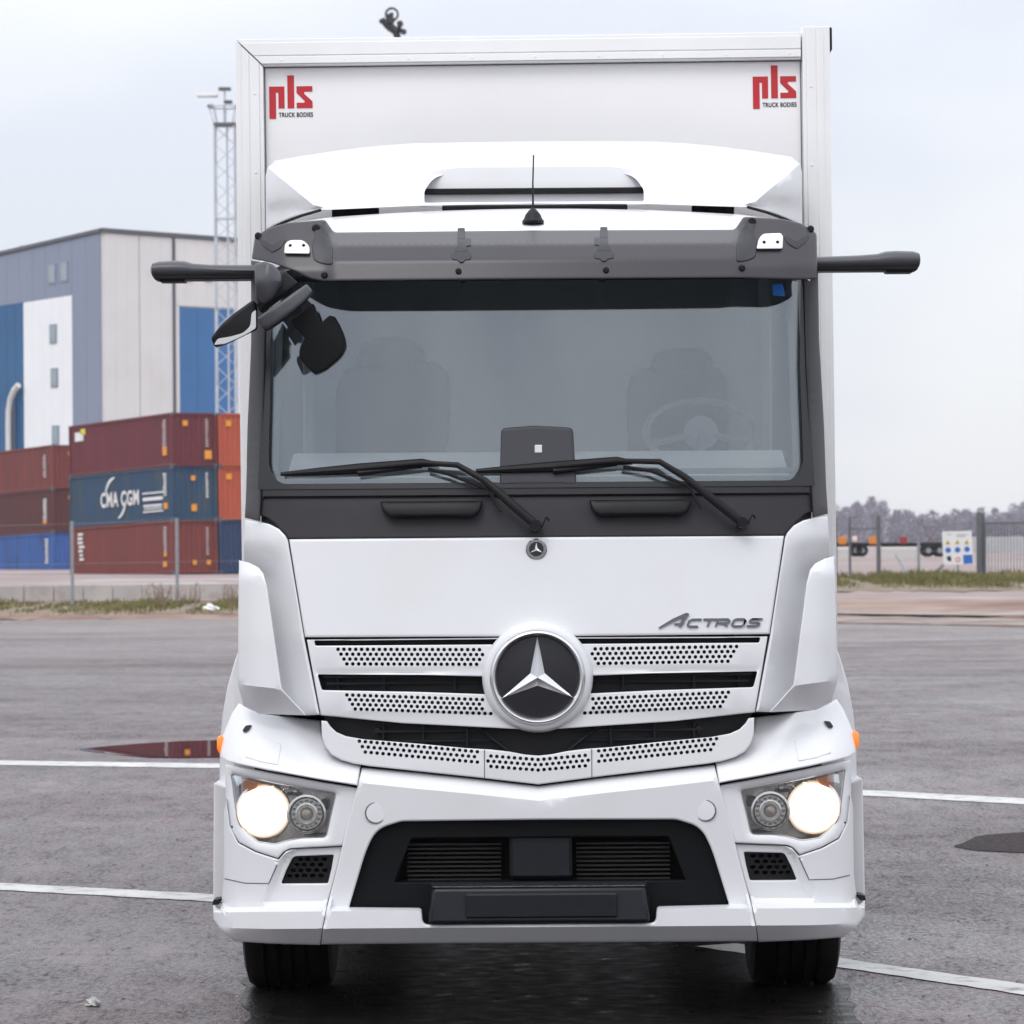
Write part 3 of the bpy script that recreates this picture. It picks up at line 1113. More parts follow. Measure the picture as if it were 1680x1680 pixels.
def container(label, m, loc, marks=(), group="stacked freight containers", rot=None):
    r = thing("freight_container", label, "container", loc, rot or (radians(-1.4), 0, TH), group)
    e = 0.035
    mb = MB()
    corrugated(mb, (e, .12, 0), (0, 1, 0), CL - .24, .16, CHT - .1, (-1, 0, 0))          # long side facing left
    corrugated(mb, (CWD - e, .12, 0), (0, 1, 0), CL - .24, .16, CHT - .1, (1, 0, 0))
    corrugated(mb, (.1, e, 0), (1, 0, 0), CWD - .2, .16, CHT - .1, (0, -1, 0), .26, .045)   # end facing the camera
    corrugated(mb, (.1, CL - e, 0), (1, 0, 0), CWD - .2, .16, CHT - .1, (0, 1, 0), .26, .045)
    mb.box(.05, CWD - .05, .05, CL - .05, CHT - .09, CHT - .03)
    mb.box(.05, CWD - .05, .05, CL - .05, .08, .15)
    mb.each("corrugated_wall", m, r, recalc=False, smooth=20)
    mb = MB()
    for x in (0, CWD - .13):
        for y in (0, CL - .13):
            mb.box(x, x + .13, y, y + .13, .12, CHT - .12)
    mb.each("corner_post", m, r)
    mb = MB()
    for z, h in ((.012, .15), (CHT - .12, .11)):
        mb.box(0.002, .07, .17, CL - .17, z, z + h)
        mb.box(CWD - .07, CWD - .002, .17, CL - .17, z, z + h)
        mb.box(.17, CWD - .17, .002, .07, z, z + h)
        mb.box(.17, CWD - .17, CL - .07, CL - .002, z, z + h)
    mb.each("side_rail", m, r)
    mb = MB()
    for x in (-.006, CWD - .164):
        for y in (-.006, CL - .164):
            for z in (0, CHT - .12):
                mb.box(x, x + .17, y, y + .17, z, z + .118)
    mb.each("corner_casting", TRIM, r)
    for kind, face, a, b, w, h in marks:
        # face 'e' = end: a across from the left edge; face 's' = long side: a from the near corner
        mb = MB()
        def put(a, b, w, h):
            if face == 'e':
                mb.box(a, a + w, -.012, .03, b, b + h)
            else:
                mb.box(-.012, .03, a, a + w, b, b + h)
        if kind == 'code':          # small stacked characters, too small to read in the photograph
            z = b + h
            random.seed(int(a * 100 + b * 10))
            while z > b:
                s = .10
                put(a, z - s, w * random.uniform(.6, 1), s * .75)
                z -= s * 1.25
            mb.build("number_marking", PALEM if m is CM['maroon'] or m is CM['rust'] or m is CM['brown'] else WHTV, r)
        else:
            put(a, b, w, h)
            mb.build("marking_plate", dict(o=ORNM, y=YELM, w=WHTV)[kind], r)
    return r

def cloc(px, py, d, i=0):
    p = W(px, py, d)
    return Vector((p.x, p.y, p.z))
c0 = cloc(283, 941, 189)
endm = [('o', 'e', .62, 1.95, .26, .26), ('o', 'e', 1.78, .35, .36, .42), ('code', 'e', 1.84, .95, .14, 1.35)]
sidem = [('code', 's', .62, 1.0, .40, 1.3), ('o', 's', .55, .55, .45, .42)]
z = Vector((0, 0, CHT + 0.004))
k1 = container("red brown container at the foot of the tall stack, resting on the ground", CM['brown'], c0,
          [('o', 'e', 1.1, .42, .2, .22), ('o', 'e', 1.85, .42, .2, .22), ('code', 'e', 1.84, .95, .12, 1.3), ('code', 's', .62, 1.1, .4, 1.2),
           ('o', 's', .62, .85, .3, .2), ('o', 's', .62, .35, .4, .25)])
k2 = container("faded blue container with big white lettering, middle of the tall stack", CM['blue'], c0 + z,
          [('o', 'e', 1.05, 1.9, .22, .24), ('o', 'e', 1.05, .42, .28, .34), ('code', 'e', 1.84, 1.1, .12, 1.2), ('code', 's', .62, 1.2, .35, 1.1), ('o', 's', .5, .55, .4, .3)])
k3 = container("maroon container on top of the tall stack with a white and yellow corner mark", CM['maroon'], c0 + 2 * z,
          endm + sidem + [('w', 's', 10.4, 1.75, 1.0, .45), ('y', 's', 10.15, 2.05, .55, .3)])
# company lettering on the faded blue container
def side_text(s, y0, z0, size, sx=1.0, bold=0.0, m=WHTV, par=k2, name="lettering"):
    vs, fs = text_mb(s, size, 0.0, bold)
    mb = MB()
    mb.add([(-.016, y0 - v.x * sx, z0 + v.y) for v in vs], fs)
    mb.build(name, m, par, recalc=False)
side_text("CMA CGM", 8.3, 0.90, 1.0, 0.94, 0.03)
mb = MB()
def arc(cx, cz, r, a0, a1, w):
    n = 14
    vs = []
    for i in range(n + 1):
        a = radians(a0 + (a1 - a0) * i / n)
        ww = w * sin(pi * (i + .6) / (n + 1.2)) ** .6
        for q in (r - ww / 2, r + ww / 2):
            vs.append((-.016, cx - q * cos(a) * 1.25, cz + q * sin(a)))
    mb.add(vs, [(2 * i, 2 * i + 1, 2 * i + 3, 2 * i + 2) for i in range(n)])
arc(6.45, 1.30, 1.02, 95, 168, .17)
arc(6.55, 1.25, 1.0, -75, -5, .17)
mb.build("logo_arc", WHTV, k2, recalc=False)
mb = MB()
for a, b, w, h in ((.95, 1.35, 2.4, .07), (1.05, 1.02, 2.25, .16), (1.15, .72, 2.1, .10), (1.0, .45, 2.3, .07), (1.15, .60, 2.0, .06)):
    mb.box(-.012, .03, a, a + w, b, b + h)
mb.each("marking_strip", WHTV, k2)
# upright white script at the far end of the bottom container (not legible in the photograph)
mb = MB()
zz = 2.15
random.seed(5)
while zz > .75:
    mb.box(-.012, .03, 10.5 + random.uniform(-.12, .12), 11.0 + random.uniform(-.1, .15), zz, zz + .13)
    zz -= .21
mb.each("script_marking", WHTV, k1)
# next column to the right
ca = c0 + Vector((cos(TH), sin(TH), 0)) * 2.52
om = [('o', 'e', .42, 1.95, .28, .28)]
container("navy container at the foot of the column next to the truck", CM['navy'], ca, [('o', 'e', 1.25, .4, .2, .25)])
container("orange red container in the middle of the column next to the truck", CM['orange'], ca + z, om)
container("orange red container topmost in the column next to the truck", CM['orange'], ca + 2 * z, om)
# stack further left
cb = cloc(87, 945, 232)
lm = [('o', 'e', 1.05, 1.95, .22, .24), ('code', 's', .9, .75, .5, 1.3)]
container("bright blue container on the ground at the left edge", CM['bright'], cb, [('code', 's', .7, .75, .45, 1.5)])
container("dark brown container on the bright blue one at the left edge", CM['dark'], cb + z, lm + [('o', 's', .9, .55, .5, .2)])
container("rusty red container on top of the left edge stack", CM['rust'], cb + 2 * z, lm)

# low concrete wall in front of the yard
wl = MB()
wa, wb = W(-60, 962, 124), W(470, 956, 128)
n = 11
for i in range(n):
    a, b = wa.lerp(wb, i / n), wa.lerp(wb, (i + 1) / n)
    t = (b - a).normalized() * .02
    a, b = a + t, b - t
    zt = wa.z + (wb.z - wa.z) * .5
    wl.hexa([(a.x, a.y, -.3), (b.x, b.y, -.3), (b.x, b.y + .4, -.3), (a.x, a.y + .4, -.3),
             (a.x, a.y + .08, zt), (b.x, b.y + .08, zt), (b.x, b.y + .32, zt), (a.x, a.y + .32, zt)])
tag(wl.build("concrete_wall", KERB, bevel=.02), "low weathered concrete wall below the container stacks", "wall")

# ------------------------------------------------------------------ setting: fences, gate, sign, trailers
FENM = mat("fence_post_steel", (0.105, 0.112, 0.125), 0.6, metal=0.0, var=0.1)
FENL = mat("pale_fence_steel", (0.27, 0.29, 0.32), 0.5, metal=0.2, var=0.1)
def post(px, ptop, pbot, d, r, parent, m, name="fence_post"):
    a, b = W(px, pbot, d), W(px, ptop, d)
    a.x = b.x
    a.z -= .3
    o = parent.location
    MB().tube([a - o, b - o], r, 8).build(name, m, parent)
    return b
f1 = thing("wire_fence", "grey wire fence with two thin posts in front of the container stacks", "fence", W(118, 990, 118))
pa = post(118, 855, 990, 118, .052, f1, FENL)
pb = post(290, 850, 990, 118, .052, f1, FENL)
pc = post(460, 846, 990, 118, .052, f1, FENL)
pz = post(-50, 860, 990, 118, .052, f1, FENL)
mb = MB()
for f in (.06, .5, .97):
    p = [Vector((q.x, q.y, q.z * f + .15 * (1 - f))) - f1.location for q in (pz, pa, pb, pc)]
    mb.tube(p, .004, 4)
mb.each("wire", FENL, f1)
f2 = thing("wire_fence", "dark steel wire fence with slanted braces beside the sign on the right", "fence", W(1441, 958, 150))
pr = []
for px, tp, bt, r, m in ((1340, 850, 955, .04, FENM), (1372, 849, 955, .03, FENM), (1394, 848, 956, .05, FENM), (1441, 846, 962, .085, FENM), (1507, 886, 964, .055, FENL), (1571, 846, 958, .04, FENL)):
    pr.append(post(px, tp, bt, 150, r, f2, m))
o = f2.location
MB().tube([W(1394, 868, 150) - o, W(1441, 867, 150) - o], .03, 6).build("cross_bar", FENM, f2)
MB().tube([W(1470, 910, 150) - o, W(1505, 966, 148) - o], .055, 8).build("brace", FENL, f2)
MB().tube([W(1556, 918, 150) - o, W(1512, 962, 148) - o], .055, 8).build("brace", FENM, f2)
mb = MB()
for f in (870, 905, 940):
    mb.tube([W(1330, f + 1, 150) - o, W(1600, f - 1, 150) - o], .004, 4)
mb.each("wire", FENL, f2)
gt = thing("steel_gate", "dark barred steel gate with twin posts at the right edge", "gate", W(1606, 958, 147))
o = gt.location
post(1606, 840, 960, 147, .105, gt, FENM, "gate_post")
post(1613, 842, 960, 147.4, .06, gt, FENM, "gate_post")
mb = MB()
for y in (858, 958):
    mb.tube([W(1614, y, 147) - o, W(1790, y - 1, 147) - o], .045, 6)
mb.tube([W(1616, 860, 147) - o, W(1616, 958, 147) - o], .05, 6)
mb.build("gate_frame", FENM, gt)
mb = MB()
x = 1622
while x < 1785:
    mb.tube([W(x, 859, 147) - o, W(x, 957, 147) - o], .016, 5)
    x += 5.2
mb.each("gate_bar", FENM, gt)

sg = thing("safety_sign", "white safety sign with rows of yellow, blue and black symbols on the fence", "sign", W(1571, 926, 146))
o = sg.location
sd = 146.0
def spt(px, py, f=0.0):
    p = W(px, py, sd) - o
    p.y -= f
    return p
SIGNW = mat("sign_white", (0.72, 0.72, 0.73), 0.45, var=0.03)
SIGNB = mat("sign_blue", (0.02, 0.13, 0.48), 0.4)
SIGNY = mat("sign_yellow", (0.62, 0.50, 0.04), 0.4)
MB().prism([spt(1545.5, 872), spt(1594, 871), spt(1597, 925), spt(1548, 927)], (0, .05, 0)).build("sign_board", SIGNW, sg)
mb = MB()
for px, py in ((1555, 889), (1570.5, 888.5), (1586, 888.5)):
    mb.prism([spt(px - 4.2, py + 4, .012), spt(px + 4.2, py + 4, .012), spt(px, py - 4, .012)], (0, .01, 0))
mb.each("warning_triangle", SIGNY, sg)
mb = MB()
for px, py in ((1555, 890.2), (1570.5, 889.7), (1586, 889.7)):
    mb.prism([spt(px - 1.4, py + 2, .018), spt(px + 1.4, py + 2, .018), spt(px, py - 2.0, .018)], (0, .005, 0))
mb.each("triangle_symbol", BLKV, sg)
mb = MB()
for px, py in ((1555.5, 902.5), (1571, 902), (1586.5, 901)):
    mb.lathe([(0.0, -.012), (.105, -.012), (.105, 0)], spt(px, py), 'y', 20)
mb.each("blue_roundel", SIGNB, sg)
mb = MB()
mb.prism([spt(1580, 910.5, .012), spt(1595, 910, .012), spt(1596, 924, .012), spt(1581, 925, .012)], (0, .01, 0))
mb.build("blue_square", SIGNB, sg)
mb = MB().ring([(.06, -.012), (.09, -.012), (.09, 0), (.06, 0)], spt(1571.5, 918), 'y', 20)
mb.build("red_ring", mat("sign_red", (.6, .05, .05), .4), sg)
MB().prism([spt(1553, 913, .012), spt(1560, 912, .012), spt(1561, 920, .012), spt(1557, 921, .012), spt(1554, 918, .012)], (0, .01, 0)).build("black_symbol", BLKV, sg)
mb = MB()
for a, b, y in ((1553, 1561, 876.5), (1569, 1588, 877), (1569, 1584, 880)):
    mb.prism([spt(a, y + .9, .008), spt(b, y + .9, .008), spt(b, y - .9, .008), spt(a, y - .9, .008)], (0, .006, 0))
mb.each("text_line", mat("sign_grey_text", (.45, .46, .47), .5), sg)

# flat trailers parked across the far yard
TRD = 300.0
def tp(px, py, d=TRD):
    return W(px, py, d)
def trailer(label, x0, x1, wheels, lamps, d, legs=()):
    b = W((x0 + x1) / 2, 911, d)
    t = thing("flat_trailer", label, "trailer", b, group="container trailers parked in the far yard")
    o = t.location
    mb = MB()
    a, c = W(x0, 897, d) - o, W(x1, 890, d) - o
    mb.box(a.x, c.x, -.5, -.2, a.z, c.z)
    mb.box(a.x, c.x, 1.0, 1.3, a.z, c.z)
    n = 5
    for i in range(n):
        x = a.x + (c.x - a.x) * (i + .5) / n
        mb.box(x - .12, x + .12, -.2, 1.0, a.z + .1, c.z - .02)
    mb.build("chassis", CHASS, t)
    for px in wheels:
        for dy in (-.55, 1.05):
            q = W(px, 903, d) - o
            mb = MB().ring([(.22, -.15), (.44, -.15), (.48, -.1), (.48, .1), (.44, .15), (.22, .15)], q + Vector((0, dy, 0)), 'y', 24)
            w = mb.build("wheel", RUBBER, t)
            MB().lathe([(0, -.1), (.2, -.12), (.22, .1), (0, .1)], q + Vector((0, dy, 0)), 'y', 16).build("rim", STEEL, w)
    for px, py, hw, m in lamps:
        q, e = W(px - hw, py + hw, d) - o, W(px + hw, py - hw, d) - o
        MB().rbox(q.x, e.x, -.75, -.52, q.z, e.z, .03).build("end_plate", m, t)
    for px in legs:
        q, e = W(px - 3, 910, d) - o, W(px + 3, 897, d) - o
        MB().box(q.x, e.x, -.3, .9, q.z, e.z).build("support_leg", CHASS, t)
    return t
PLO = mat("orange_plate", (0.62, 0.20, 0.02), 0.5, var=.1)
PLR = mat("dark_red_plate", (0.26, 0.02, 0.03), 0.5, var=.1)
PLP = mat("pale_lamp", (0.85, 0.62, 0.50), 0.4)
trailer("low black trailer with orange end plates beside the truck", 1330, 1447, (1404, 1413), ((1381, 887, 6.5, PLO), (1431, 886.5, 6.5, PLO), (1401, 884, 4, PLP)), 300, (1404,))
trailer("low black trailer with dark red plate and big wheels behind the sign", 1449, 1553, (1522, 1541), ((1481, 886.5, 6, PLR), (1524, 884, 2, PLR)), 290)
# pale concrete blocks lying on the yard
for i, (x0, x1, y0, y1, d, lab) in enumerate(((1340, 1395, 899, 907, 285, "pale concrete barrier below the trailer beside the truck"),
                                            (1446, 1503, 898, 905, 283, "pale concrete barrier below the dark red trailer plate"),
                                            (1615, 1790, 880, 905, 400, "long pale low building beyond the steel gate"))):
    a, b = W(x0, y1, d), W(x1, y0, d)
    mb = MB()
    mb.rbox(a.x, b.x, a.y, a.y + (1 if i < 2 else 14), a.z - .7, b.z, .06)
    o = mb.build("concrete_barrier" if i < 2 else "low_building", mat("pale_precast", (0.52, 0.50, 0.48), .8, var=.06, vscale=.4) if i < 2 else mat("pale_metal_shed", (.45, .46, .47), .6, var=.05, vscale=.2))
    if i < 2:
        tag(o, lab, "barrier", "concrete barriers in the far yard")
    else:
        tag(o, lab, "building")

# ------------------------------------------------------------------ vegetation: verge grass, weeds, far wood
GRS = bpy.data.materials.new("verge_grass")
GRS.use_nodes = True
_t = GRS.node_tree
_b = _t.nodes["Principled BSDF"]
_b.inputs["Roughness"].default_value = 0.8
_g = _t.nodes.new("ShaderNodeNewGeometry")
_r = _t.nodes.new("ShaderNodeValToRGB")
_r.color_ramp.elements[0].color = (0.075, 0.090, 0.025, 1)
_r.color_ramp.elements[1].color = (0.30, 0.24, 0.11, 1)
_e = _r.color_ramp.elements.new(0.55)
_e.color = (0.185, 0.165, 0.055, 1)
_n = _t.nodes.new("ShaderNodeTexNoise")
_n.inputs["Scale"].default_value = 0.55
_n.inputs["Detail"].default_value = 4
_c = _t.nodes.new("ShaderNodeTexCoord")
_t.links.new(_c.outputs["Object"], _n.inputs["Vector"])
_m = _t.nodes.new("ShaderNodeMath")
_m.operation = 'MULTIPLY_ADD'
_m.inputs[1].default_value = 2.4
_m.inputs[2].default_value = -1.1
_t.links.new(_n.outputs[0], _m.inputs[0])
_m2 = _t.nodes.new("ShaderNodeMath")
_m2.operation = 'MULTIPLY_ADD'
_m2.inputs[1].default_value = 0.6
_t.links.new(_g.outputs["Random Per Island"], _m2.inputs[0])
_t.links.new(_m.outputs[0], _m2.inputs[2])
_t.links.new(_m2.outputs[0], _r.inputs[0])
_t.links.new(_r.outputs[0], _b.inputs["Base Color"])
def soil_strip(x0, x1, n0, n1, seed):
    mb = MB()
    rr = random.Random(seed)
    k = 60
    xs = [x0 + (x1 - x0) * i / k for i in range(k + 1)]
    rows_ = []
    for j in range(7):
        f = j / 6
        row = []
        for x in xs:
            r_ = n0 + (n1 - n0) * f + (rr.uniform(-1.6, 1.6) if j in (0, 6) else 0)
            d = edge_d(x) + r_
            row.append((x, d - D0, bank(x, d) + .012))
        rows_ += row
    n = k + 1
    mb.add(rows_, [(j * n + i, j * n + i + 1, (j + 1) * n + i + 1, (j + 1) * n + i) for j in range(6) for i in range(k)])
    return struct(mb.build("verge_soil", SOIL, recalc=False, smooth=80))
soil_strip(-30, 2, 1.2, 18, 2)
soil_strip(8, 30, 33, 62, 3)
def grass_strip(x0, x1, dn, df, n, hmin, hmax, clump):
    mb = MB()
    random.seed(21)
    for i in range(n):
        x = random.uniform(x0, x1)
        w = .5 + (.3 * sin(x * 1.9 + 2 * sin(x * .7)) + .2 * sin(x * 5.3 + 1)) * clump
        f = random.random() ** .8
        w *= .35 + .65 * min(1, f * 2.2)
        if random.random() > w * 1.5 - .12:
            continue
        d = dn(x) + (df(x) - dn(x)) * f
        z = bank(x, d) - .02
        hgt = random.uniform(hmin, hmax) * (.55 + .6 * w) * (1.25 if random.random() < .08 else 1)
        a = random.uniform(0, pi)
        wd = random.uniform(.012, .032)
        lean = Vector((random.uniform(-.5, .5), random.uniform(-.3, .3), 0)) * hgt
        b0 = Vector((x - wd * cos(a), d - D0 - wd * sin(a), z))
        b1 = Vector((x + wd * cos(a), d - D0 + wd * sin(a), z))
        mid = Vector((x, d - D0, z + hgt * .6)) + lean * .4
        tip = Vector((x, d - D0, z + hgt)) + lean
        mb.add([b0, b1, mid + Vector((wd * .6, 0, 0)), mid - Vector((wd * .6, 0, 0)), tip], [(0, 1, 2, 3), (3, 2, 4)])
    return mb
gl = grass_strip(-26, -1, lambda x: edge_d(x) + 1.5, lambda x: edge_d(x) + 19, 24000, .05, .24, .9)
gr = grass_strip(9, 26, lambda x: edge_d(x) + 36, lambda x: edge_d(x) + 60, 26000, .06, .40, .9)
struct(gl.build("verge_grass", GRS, recalc=False), "stuff")["label"] = "rough green and straw grass along the edge of the asphalt"
struct(gr.build("verge_grass", GRS, recalc=False), "stuff")["label"] = "taller rough grass under the fence on the right"
WEED = mat("dry_weed_stem", (0.22, 0.15, 0.11), 0.9, var=.2)
random.seed(4)
mb = MB()
for i in range(38):
    px = random.choice([random.gauss(262, 9), random.gauss(306, 12), random.gauss(380, 6), random.gauss(276, 18)])
    d = 116 + random.uniform(-2, 2)
    b = W(px, 992, d)
    b.z = bank(b.x, d) - .02
    tip = b + Vector((random.uniform(-.25, .25), random.uniform(-.2, .2), random.uniform(.35, .75)))
    mb.tube([b, b.lerp(tip, .6) + Vector((random.uniform(-.05, .05), 0, 0)), tip], [.012, .01, .005], 4)
    for k in range(4):
        q = b.lerp(tip, .5 + .12 * k)
        mb.tube([q, q + Vector((random.uniform(-.13, .13), random.uniform(-.1, .1), random.uniform(.02, .14)))], [.008, .003], 4)
o = mb.build("dry_weeds", WEED)
o["kind"] = "stuff"
o["label"] = "thin brown dead weed stems in front of the low concrete wall"

# litter on the ground
def lump(name, label, cat, c, sx, sy, sz, m, seed):
    random.seed(seed)
    bm = bmesh.new()
    bmesh.ops.create_icosphere(bm, subdivisions=3, radius=1)
    ph = [random.uniform(0, 6) for _ in range(6)]
    for v in bm.verts:
        p = v.co.copy()
        k = 1 + .25 * sin(3 * p.x + ph[0]) * cos(4 * p.y + ph[1]) + .18 * sin(7 * p.z + 5 * p.x + ph[2])
        v.co = Vector((p.x * sx * k, p.y * sy * k, max(-.15, p.z) * sz * k))
    o_ = MB().add([v.co.copy() for v in bm.verts], [[v.index for v in f.verts] for f in bm.faces]).build(name, m)
    bm.free()
    o_.location = c
    return tag(o_, label, cat)
PAPER = mat("pale_crumpled_paper", (0.42, 0.42, 0.40), .8, var=.3, vscale=20)
g = G(153, 1650)
lump("paper_scrap", "small crumpled pale scrap lying on the asphalt at lower left", "litter", g + Vector((0, 0, .008)), .026, .03, .026, PAPER, 3)
g = G(345, 1003, .15)
lump("plastic_bag", "white plastic bag lying in the grass under the low wall", "litter", Vector((g.x, g.y, bank(g.x, g.y + D0) + .1)), .22, .2, .13, WHTV, 4)
g = W(1601, 971, 140)
lump("paper_scrap", "white scrap on the verge in front of the steel gate", "litter", Vector((g.x, g.y, bank(g.x, 140) + .06)), .09, .09, .10, WHTV, 6)
PEB = mat("small_stone", (0.10, 0.09, 0.09), .9, var=.3)
random.seed(9)
stm = MB()
for i in range(160):
    px, py = random.uniform(0, 1680), random.uniform(1100, 1675)
    if 340 < px < 1430 and py < 1560:
        continue
    g = G(px, py)
    s = random.uniform(.003, .009)
    stm.lathe([(0, -s * .5), (s, 0), (s * .7, s * .6), (0, s * .75)], g, 'z', 6)
struct(stm.build("loose_grit", PEB), "stuff")["label"] = "loose grit scattered over the asphalt"

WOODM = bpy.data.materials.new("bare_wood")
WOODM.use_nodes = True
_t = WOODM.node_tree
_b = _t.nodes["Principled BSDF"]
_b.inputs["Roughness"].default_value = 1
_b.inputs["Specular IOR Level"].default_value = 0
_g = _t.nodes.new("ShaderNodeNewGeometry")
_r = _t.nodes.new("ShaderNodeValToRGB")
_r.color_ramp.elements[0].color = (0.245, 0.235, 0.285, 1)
_r.color_ramp.elements[1].color = (0.315, 0.295, 0.345, 1)  # mauve lightened so the twig colour carries part of the haze
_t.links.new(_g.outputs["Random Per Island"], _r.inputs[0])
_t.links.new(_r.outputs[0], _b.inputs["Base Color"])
random.seed(33)
wm = MB()
WDD = 900.0
def tree_top(x):
    return 8.1 + 1.1 * sin(x * .043 + 1) + 1.6 * sin(x * .11) + 1.0 * sin(x * .31 + 2) + (x - 60) * .022
for row in range(3):
    d = WDD + row * 14
    x = -70.0
    while x < 330:
        gz = 1.4
        top_ = max(6, tree_top(x) + random.uniform(-1.6, 1.2)) + row * .5
        cw = random.uniform(2.0, 3.6)
        tr = random.uniform(.15, .3)
        wm.tube([(x, d - D0, gz - 1), (x + random.uniform(-.3, .3), d - D0, gz + top_ * .75)], [tr, .05], 5)
        for k in range(520):
            s = random.random() ** .85
            zz = gz + top_ * (-.02 + 1.02 * s)
            r = cw * (max(.0, sin(pi * min(1, .30 + .68 * s))) ** .6) * sqrt(random.random())
            a = random.uniform(0, 2 * pi)
            p = Vector((x + r * cos(a), d - D0 + r * sin(a), zz))
            q = p + Vector((random.uniform(-1, 1) + .3 * cos(a), random.uniform(-1, 1), random.uniform(.1, 1.2))) * .75
            w = Vector((random.uniform(.05, .16), 0, random.uniform(-.14, .14)))
            wm.add([p - w, p + w, q], [(0, 1, 2)])
        x += random.uniform(2.0, 3.4)
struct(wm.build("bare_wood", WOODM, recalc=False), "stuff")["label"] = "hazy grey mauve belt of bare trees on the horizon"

# ================================================================== the truck
truck = thing("box_truck", "white box lorry facing the camera with headlights on, grey visor and large star emblem", "truck", (0.008, 0, 0))

PROF = [(330, .62), (360, .48), (455, .36), (800, .17), (880, .13), (1045, .08), (1180, .06), (1260, .05), (1490, .06)]
def curv(px):
    a = abs(px - CX) / 480.0
    return .10 * a * a + max(0, a - .8) ** 2 * 1.5
def Dc(px, py):
    return interp(PROF, py) + curv(px)
def wrap(px, s, k=.22, w=50.0):
    return k * (max(0, abs(px - CX) - s) / w) ** 2

# ---------------- cargo box
BY = 1.95
BS = (D0 + BY) / F
bx = 486.5 * BS
box_top, box_bot, BL = T(877, 60, BY).z, 0.98, 7.6
mb = MB()
mb.box(-bx + .02, bx - .02, BY + .012, BY + BL, box_bot, box_top - .012)
cargo = mb.build("cargo_box", BOXW, truck)
cargo.rotation_euler = (0, radians(-0.35), 0)
cx_ = sin(radians(.35)) * 1.0
cargo.location = (0.022, 0, 0)
def bpt(px, py, out=0.0):
    p = T(px, py, BY)
    return Vector((p.x, BY - out, p.z))
zt0, zt1 = bpt(877, 60).z, bpt(877, 104).z
xi0, xi1 = bpt(437, 0).x, bpt(1317, 0).x
def rail_profile(mb, horizontal):
    pass
# top rail: ribbed extrusion, mitred into the left post
mb = MB()
hh = zt0 - zt1
for f0, f1, o in ((0, .14, .036), (.14, .62, .042), (.62, .66, .0395), (.66, .93, .0435), (.93, 1.0, .034)):
    za, zb = zt0 - hh * f0, zt0 - hh * f1
    xa, xb = -bx + 45 * BS * f0 + .003, -bx + 45 * BS * f1 + .003
    mb.hexa([(xb, BY - o, zb), (xi1 - .002, BY - o, zb), (xi1 - .002, BY + .06, zb), (xb, BY + .06, zb),
             (xa, BY - o, za), (xi1 - .002, BY - o, za), (xi1 - .002, BY + .06, za), (xa, BY + .06, za)])
tr_ = mb.build("top_rail", ALU, cargo, bevel=.003)
mb = MB()
for k in range(9):
    x = -bx + .2 + k * (xi1 + bx - .25) / 8
    mb.lathe([(0, -.003), (.004, -.002), (.0055, .0)], (x, BY - .0435, zt1 + hh * .2), 'y', 10)
mb.each("rivet", ALU, tr_)
# posts
for side in (-1, 1):
    mb = MB()
    pw = 45 * BS
    top_ = zt0 if side < 0 else zt0 + .022
    fr = ((0, .18, .036), (.18, .24, .0385), (.24, .48, .042), (.48, .52, .0395), (.52, .86, .0435), (.86, 1.0, .037))
    for f0, f1, o in fr:
        xa, xb = (-bx + pw * f0, -bx + pw * f1) if side < 0 else (bx - pw * f1 + .001, bx - pw * f0 + .001)
        if side < 0:
            mb.hexa([(xa, BY - o, box_bot), (xb, BY - o, box_bot), (xb, BY + .06, box_bot), (xa, BY + .06, box_bot),
                     (xa, BY - o, top_ - hh * f0 - .004), (xb, BY - o, top_ - hh * f1 - .004), (xb, BY + .06, top_ - hh * f1 - .004), (xa, BY + .06, top_ - hh * f0 - .004)])
        else:
            mb.box(xa, xb, BY - o, BY + .06, box_bot, top_)
    p = mb.build("corner_post", ALU, cargo, bevel=.003)
    mb = MB()
    for k in range(9):
        mb.lathe([(0, -.003), (.004, -.002), (.0055, 0)], (side * (bx - pw * .7), BY - .044, zt1 - .12 - k * .34), 'y', 10)
    mb.each("rivet", ALU, p)
mb = MB()
mb.rbox(bx - .012, bx + .012, BY - .03, BY + .1, zt0 - .08, zt0 + .02, .004)
mb.build("post_cap", BLACKP, cargo)
# side and rear edge rails (seen only from the side)
mb = MB()
for s in (-1, 1):
    mb.box(min(s * bx, s * (bx - .03)), max(s * bx, s * (bx - .03)), BY + .07, BY + BL, box_top - .1, box_top)
    mb.box(min(s * bx, s * (bx - .03)), max(s * bx, s * (bx - .03)), BY + .07, BY + BL, box_bot - .02, box_bot + .12)
mb.each("edge_rail", ALU, cargo)
